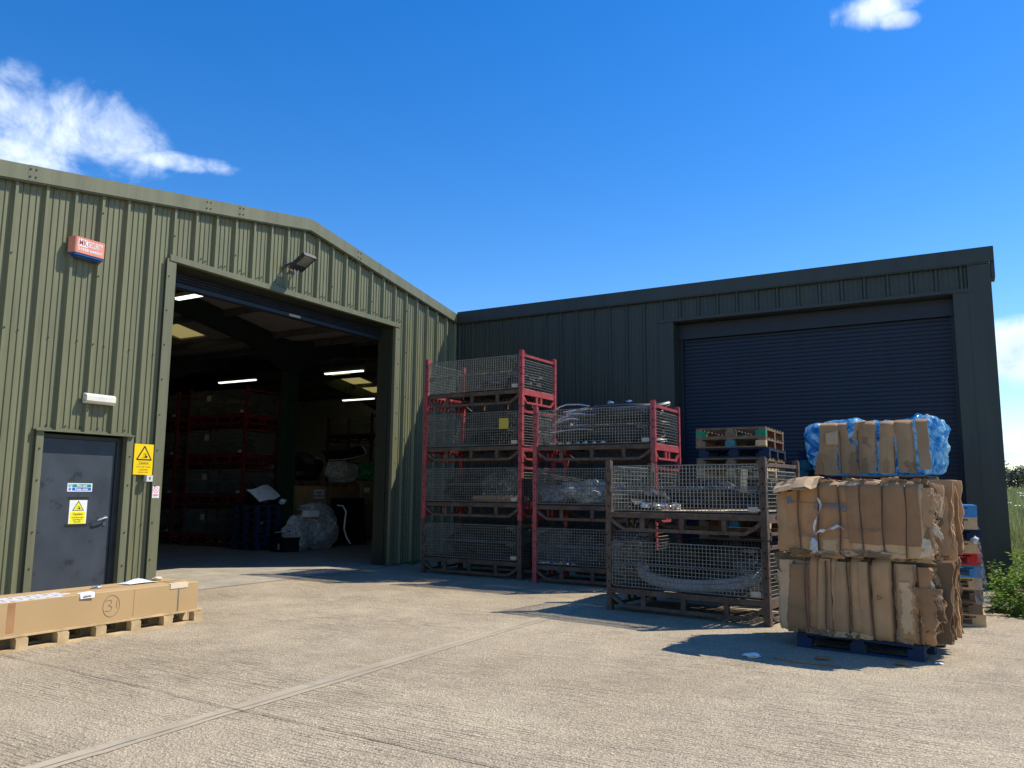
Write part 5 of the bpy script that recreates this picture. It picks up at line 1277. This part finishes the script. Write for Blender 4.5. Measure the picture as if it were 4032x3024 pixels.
for i, (x, y, h, w, m_, lab) in enumerate(((16.4,198,7.2,7.5,TREEL,'tallest round green tree behind the field, next to the wing corner'),(19.6,192,5.2,6.5,TREEL2,'low dark bush like tree behind the field'),(22.6,196,6.6,6.8,TREEL,'green tree at the right edge beyond the field'),(25.5,190,5.0,6.5,TREEL2,'dark tree outside the right edge'),(13,200,6,7,TREEL,'green tree behind the wing'),(29,195,6.4,7,TREEL,'green tree farther right'),(33,193,5.6,7,TREEL2,'dark green tree farther right'),(38,196,6.8,8,TREEL,'broad tree farther right'))):
    tree(40+i, x, y, h, w, m_, lab)
mb = MB(); qh = random.Random(8)
for k in range(5200):
    x = qh.uniform(5,60); s_ = qh.uniform(.15,.32); z = qh.uniform(0,1.8+.6*mnoise.noise(Vector((x*.3,1,1)))); p = Vector((x,203+qh.uniform(-1,1),fz(x,203)+z)); u = Vector((qh.gauss(0,1),qh.gauss(0,1),qh.gauss(0,1))).normalized()*s_; v = u.orthogonal().normalized()*s_*.7
    mb.poly([p-u,p+v,p+u,p-v])
o = mb.build('hedge', TREEL2); tag(o, 'dark hedge line along the far side of the field', 'hedge')

# ------------------------------------------------------------------ litter on the yard
for k, (x, y, s_, m_, lab) in enumerate(((8.44,-7.56,.06,PAPER,'white paper scrap in the shadow before the bales'),(9.02,-7.32,.05,CARD[4],'brown card scrap lying in front of the blue pallet'),(9.66,-7.20,.045,CARD[4],'torn card scrap at the right end of the blue pallet'),(9.95,-6.98,.025,PAPER,'white scrap by the right corner of the blue pallet'),(8.78,-6.72,.06,CARD[0],'card flap fallen at the left end of the blue pallet'))):
    tag(crumple('scrap', (x,y,.02), (s_*1.6,s_,s_*.35), 70+k, m_, .6, 2, base=.002), lab, 'scrap')
mb = MB(); mb.tube([(8.62,-7.52,.006),(8.82,-7.60,.007),(9.1,-7.58,.006),(9.25,-7.62,.005)], [.012,.016,.014,.004], 5); tag(mb.build('card_strip', CARD[4]), 'long thin brown card strip on the ground in the bale shadow', 'card strip')

# ------------------------------------------------------------------ camera
Mr = ((0.8689859629194954, 0.49476925526647825, 0.00817192094503532),(0.05953350618747114, -0.12092733918709332, 0.9908745330656934),(-0.4912424634433629, 0.8605695571423522, 0.1345395088065661))
cam = bpy.data.cameras.new('camera'); cam.sensor_width = 36; cam.lens = 27.95; cam.clip_end = 3000; cam.clip_start = .05
co_ = bpy.data.objects.new('camera', cam); C.objects.link(co_)
r_, u_, f_ = (Vector(v) for v in Mr)
co_.matrix_world = Matrix(((r_.x,u_.x,-f_.x,10.274),(r_.y,u_.y,-f_.y,-15.305),(r_.z,u_.z,-f_.z,1.5),(0,0,0,1)))
bpy.context.scene.camera = co_

# ------------------------------------------------------------------ sun and sky
sd = Vector((-.60,-.54,-1.0)).normalized()
sl = bpy.data.lights.new('sun', 'SUN'); sl.energy = 4.5; sl.angle = R(.53); sl.color = (1., .93, .81)
so = bpy.data.objects.new('sun', sl); C.objects.link(so); so.rotation_euler = sd.to_track_quat('-Z', 'Y').to_euler(); so.location = (20,20,40)
elev = math.asin(-sd.z); azim = math.atan2(-sd.x, -sd.y)      # from +Y towards +X
w = bpy.data.worlds.new('World'); bpy.context.scene.world = w; w.use_nodes = True
nt = w.node_tree; nt.nodes.clear()
out = nt.nodes.new('ShaderNodeOutputWorld'); bg = nt.nodes.new('ShaderNodeBackground'); nt.links.new(bg.outputs[0], out.inputs[0])
sky = nt.nodes.new('ShaderNodeTexSky'); sky.sky_type = 'NISHITA'; sky.sun_disc = False; sky.sun_elevation = elev; sky.sun_rotation = azim
sky.altitude = 50; sky.air_density = 1.05; sky.dust_density = .12; sky.ozone_density = 3.0
hs = nt.nodes.new('ShaderNodeHueSaturation'); hs.inputs['Saturation'].default_value = 1.4; hs.inputs['Hue'].default_value = .509; hs.inputs['Value'].default_value = 1.22; nt.links.new(sky.outputs[0], hs.inputs['Color'])
tc = nt.nodes.new('ShaderNodeTexCoord'); D = tc.outputs['Generated']
def math_(op, a, b=None, c=None):
    n = nt.nodes.new('ShaderNodeMath'); n.operation = op
    for i, v in enumerate((a, b, c)):
        if v is None: continue
        if hasattr(v, 'is_linked'): nt.links.new(v, n.inputs[i])
        else: n.inputs[i].default_value = v
    return n.outputs[0]
def dot_(v):
    n = nt.nodes.new('ShaderNodeVectorMath'); n.operation = 'DOT_PRODUCT'; nt.links.new(D, n.inputs[0]); n.inputs[1].default_value = v; return n.outputs['Value']
def ell(c, rot, a, b):
    """soft elliptical patch of sky: c direction, a/b half sizes, rot tilt of the long axis"""
    c = Vector(c).normalized(); e = Vector((c.y,-c.x,0)).normalized(); g = e.cross(c).normalized()
    if g.z < 0: g = -g
    p = e*math.cos(rot)+g*math.sin(rot); q = -e*math.sin(rot)+g*math.cos(rot)
    u = math_('DIVIDE', dot_(p), a); v = math_('DIVIDE', dot_(q), b)
    r2_ = math_('ADD', math_('MULTIPLY', u, u), math_('MULTIPLY', v, v))
    back = math_('GREATER_THAN', dot_(c), 0.)
    return math_('MULTIPLY', math_('SUBTRACT', 1., r2_), back)
def nz(sc, det, rough, dist=0.):
    n = nt.nodes.new('ShaderNodeTexNoise'); n.inputs['Scale'].default_value = sc; n.inputs['Detail'].default_value = det; n.inputs['Roughness'].default_value = rough; n.inputs['Distortion'].default_value = dist
    nt.links.new(D, n.inputs['Vector']); return n.outputs[0]
dA = [ell((-0.8102,0.4483,0.3778), R(-12), .14, .058), ell((-0.7856,0.4892,0.3789), R(-20), .085, .05), ell((-0.8268,0.4048,0.3905), R(-5), .06, .032), ell((-0.7594,0.5394,0.3638), R(2), .085, .014), ell((-0.8328,0.4355,0.3419), R(-5), .10, .028),
      ell((-0.0555,0.8602,0.5069), R(2), .046, .022), ell((-0.0369,0.8685,0.4943), R(-10), .024, .012)]
dC = [ell((0.0749,0.9859,0.1498), R(0), .12, .043), ell((0.0390,0.9970,0.0668), R(0), .022, .007), ell((0.0491,0.9969,0.0616), R(0), .014, .007), ell((0.0396,0.9983,0.0422), R(0), .026, .011), ell((0.0339,0.9981,0.0521), R(0), .014, .009)]
def mx(L):
    r = L[0]
    for a in L[1:]: r = math_('MAXIMUM', r, a)
    return r
n1 = nz(9., 9, .62, .4); n2 = nz(26., 8, .6, .6)
nn_ = math_('ADD', math_('MULTIPLY', math_('SUBTRACT', n1, .5), 3.2), math_('MULTIPLY', math_('SUBTRACT', n2, .5), 1.15))
fA = math_('ADD', mx(dA), nn_)
sA = nt.nodes.new('ShaderNodeMapRange'); sA.interpolation_type = 'SMOOTHSTEP'; sA.inputs['From Min'].default_value = .12; sA.inputs['From Max'].default_value = 1.45; sA.inputs['To Max'].default_value = .96; nt.links.new(fA, sA.inputs['Value'])
fC = math_('ADD', mx(dC), math_('MULTIPLY', nn_, .55))
sC = nt.nodes.new('ShaderNodeMapRange'); sC.interpolation_type = 'SMOOTHSTEP'; sC.inputs['From Min'].default_value = .1; sC.inputs['From Max'].default_value = .9; sC.inputs['To Max'].default_value = .9; nt.links.new(fC, sC.inputs['Value'])
fac = math_('MAXIMUM', sA.outputs[0], sC.outputs[0])
cr = nt.nodes.new('ShaderNodeValToRGB'); cr.color_ramp.elements[0].position = .35; cr.color_ramp.elements[0].color = (4.6,5.6,7.6,1); cr.color_ramp.elements[1].position = .62; cr.color_ramp.elements[1].color = (7.4,8.2,9.3,1)
nt.links.new(nz(15., 6, .6), cr.inputs[0])
mxn = nt.nodes.new('ShaderNodeMix'); mxn.data_type = 'RGBA'; nt.links.new(fac, mxn.inputs[0]); nt.links.new(hs.outputs[0], mxn.inputs[6]); nt.links.new(cr.outputs[0], mxn.inputs[7])
nt.links.new(mxn.outputs[2], bg.inputs[0]); bg.inputs[1].default_value = .12

sc = bpy.context.scene
sc.view_settings.view_transform = 'Standard'; sc.view_settings.look = 'None'; sc.view_settings.exposure = .38; sc.view_settings.gamma = 1.
sc.cycles.max_bounces = 8; sc.cycles.transparent_max_bounces = 16; sc.cycles.caustics_reflective = False; sc.cycles.caustics_refractive = False
sc.cycles.use_denoising = True
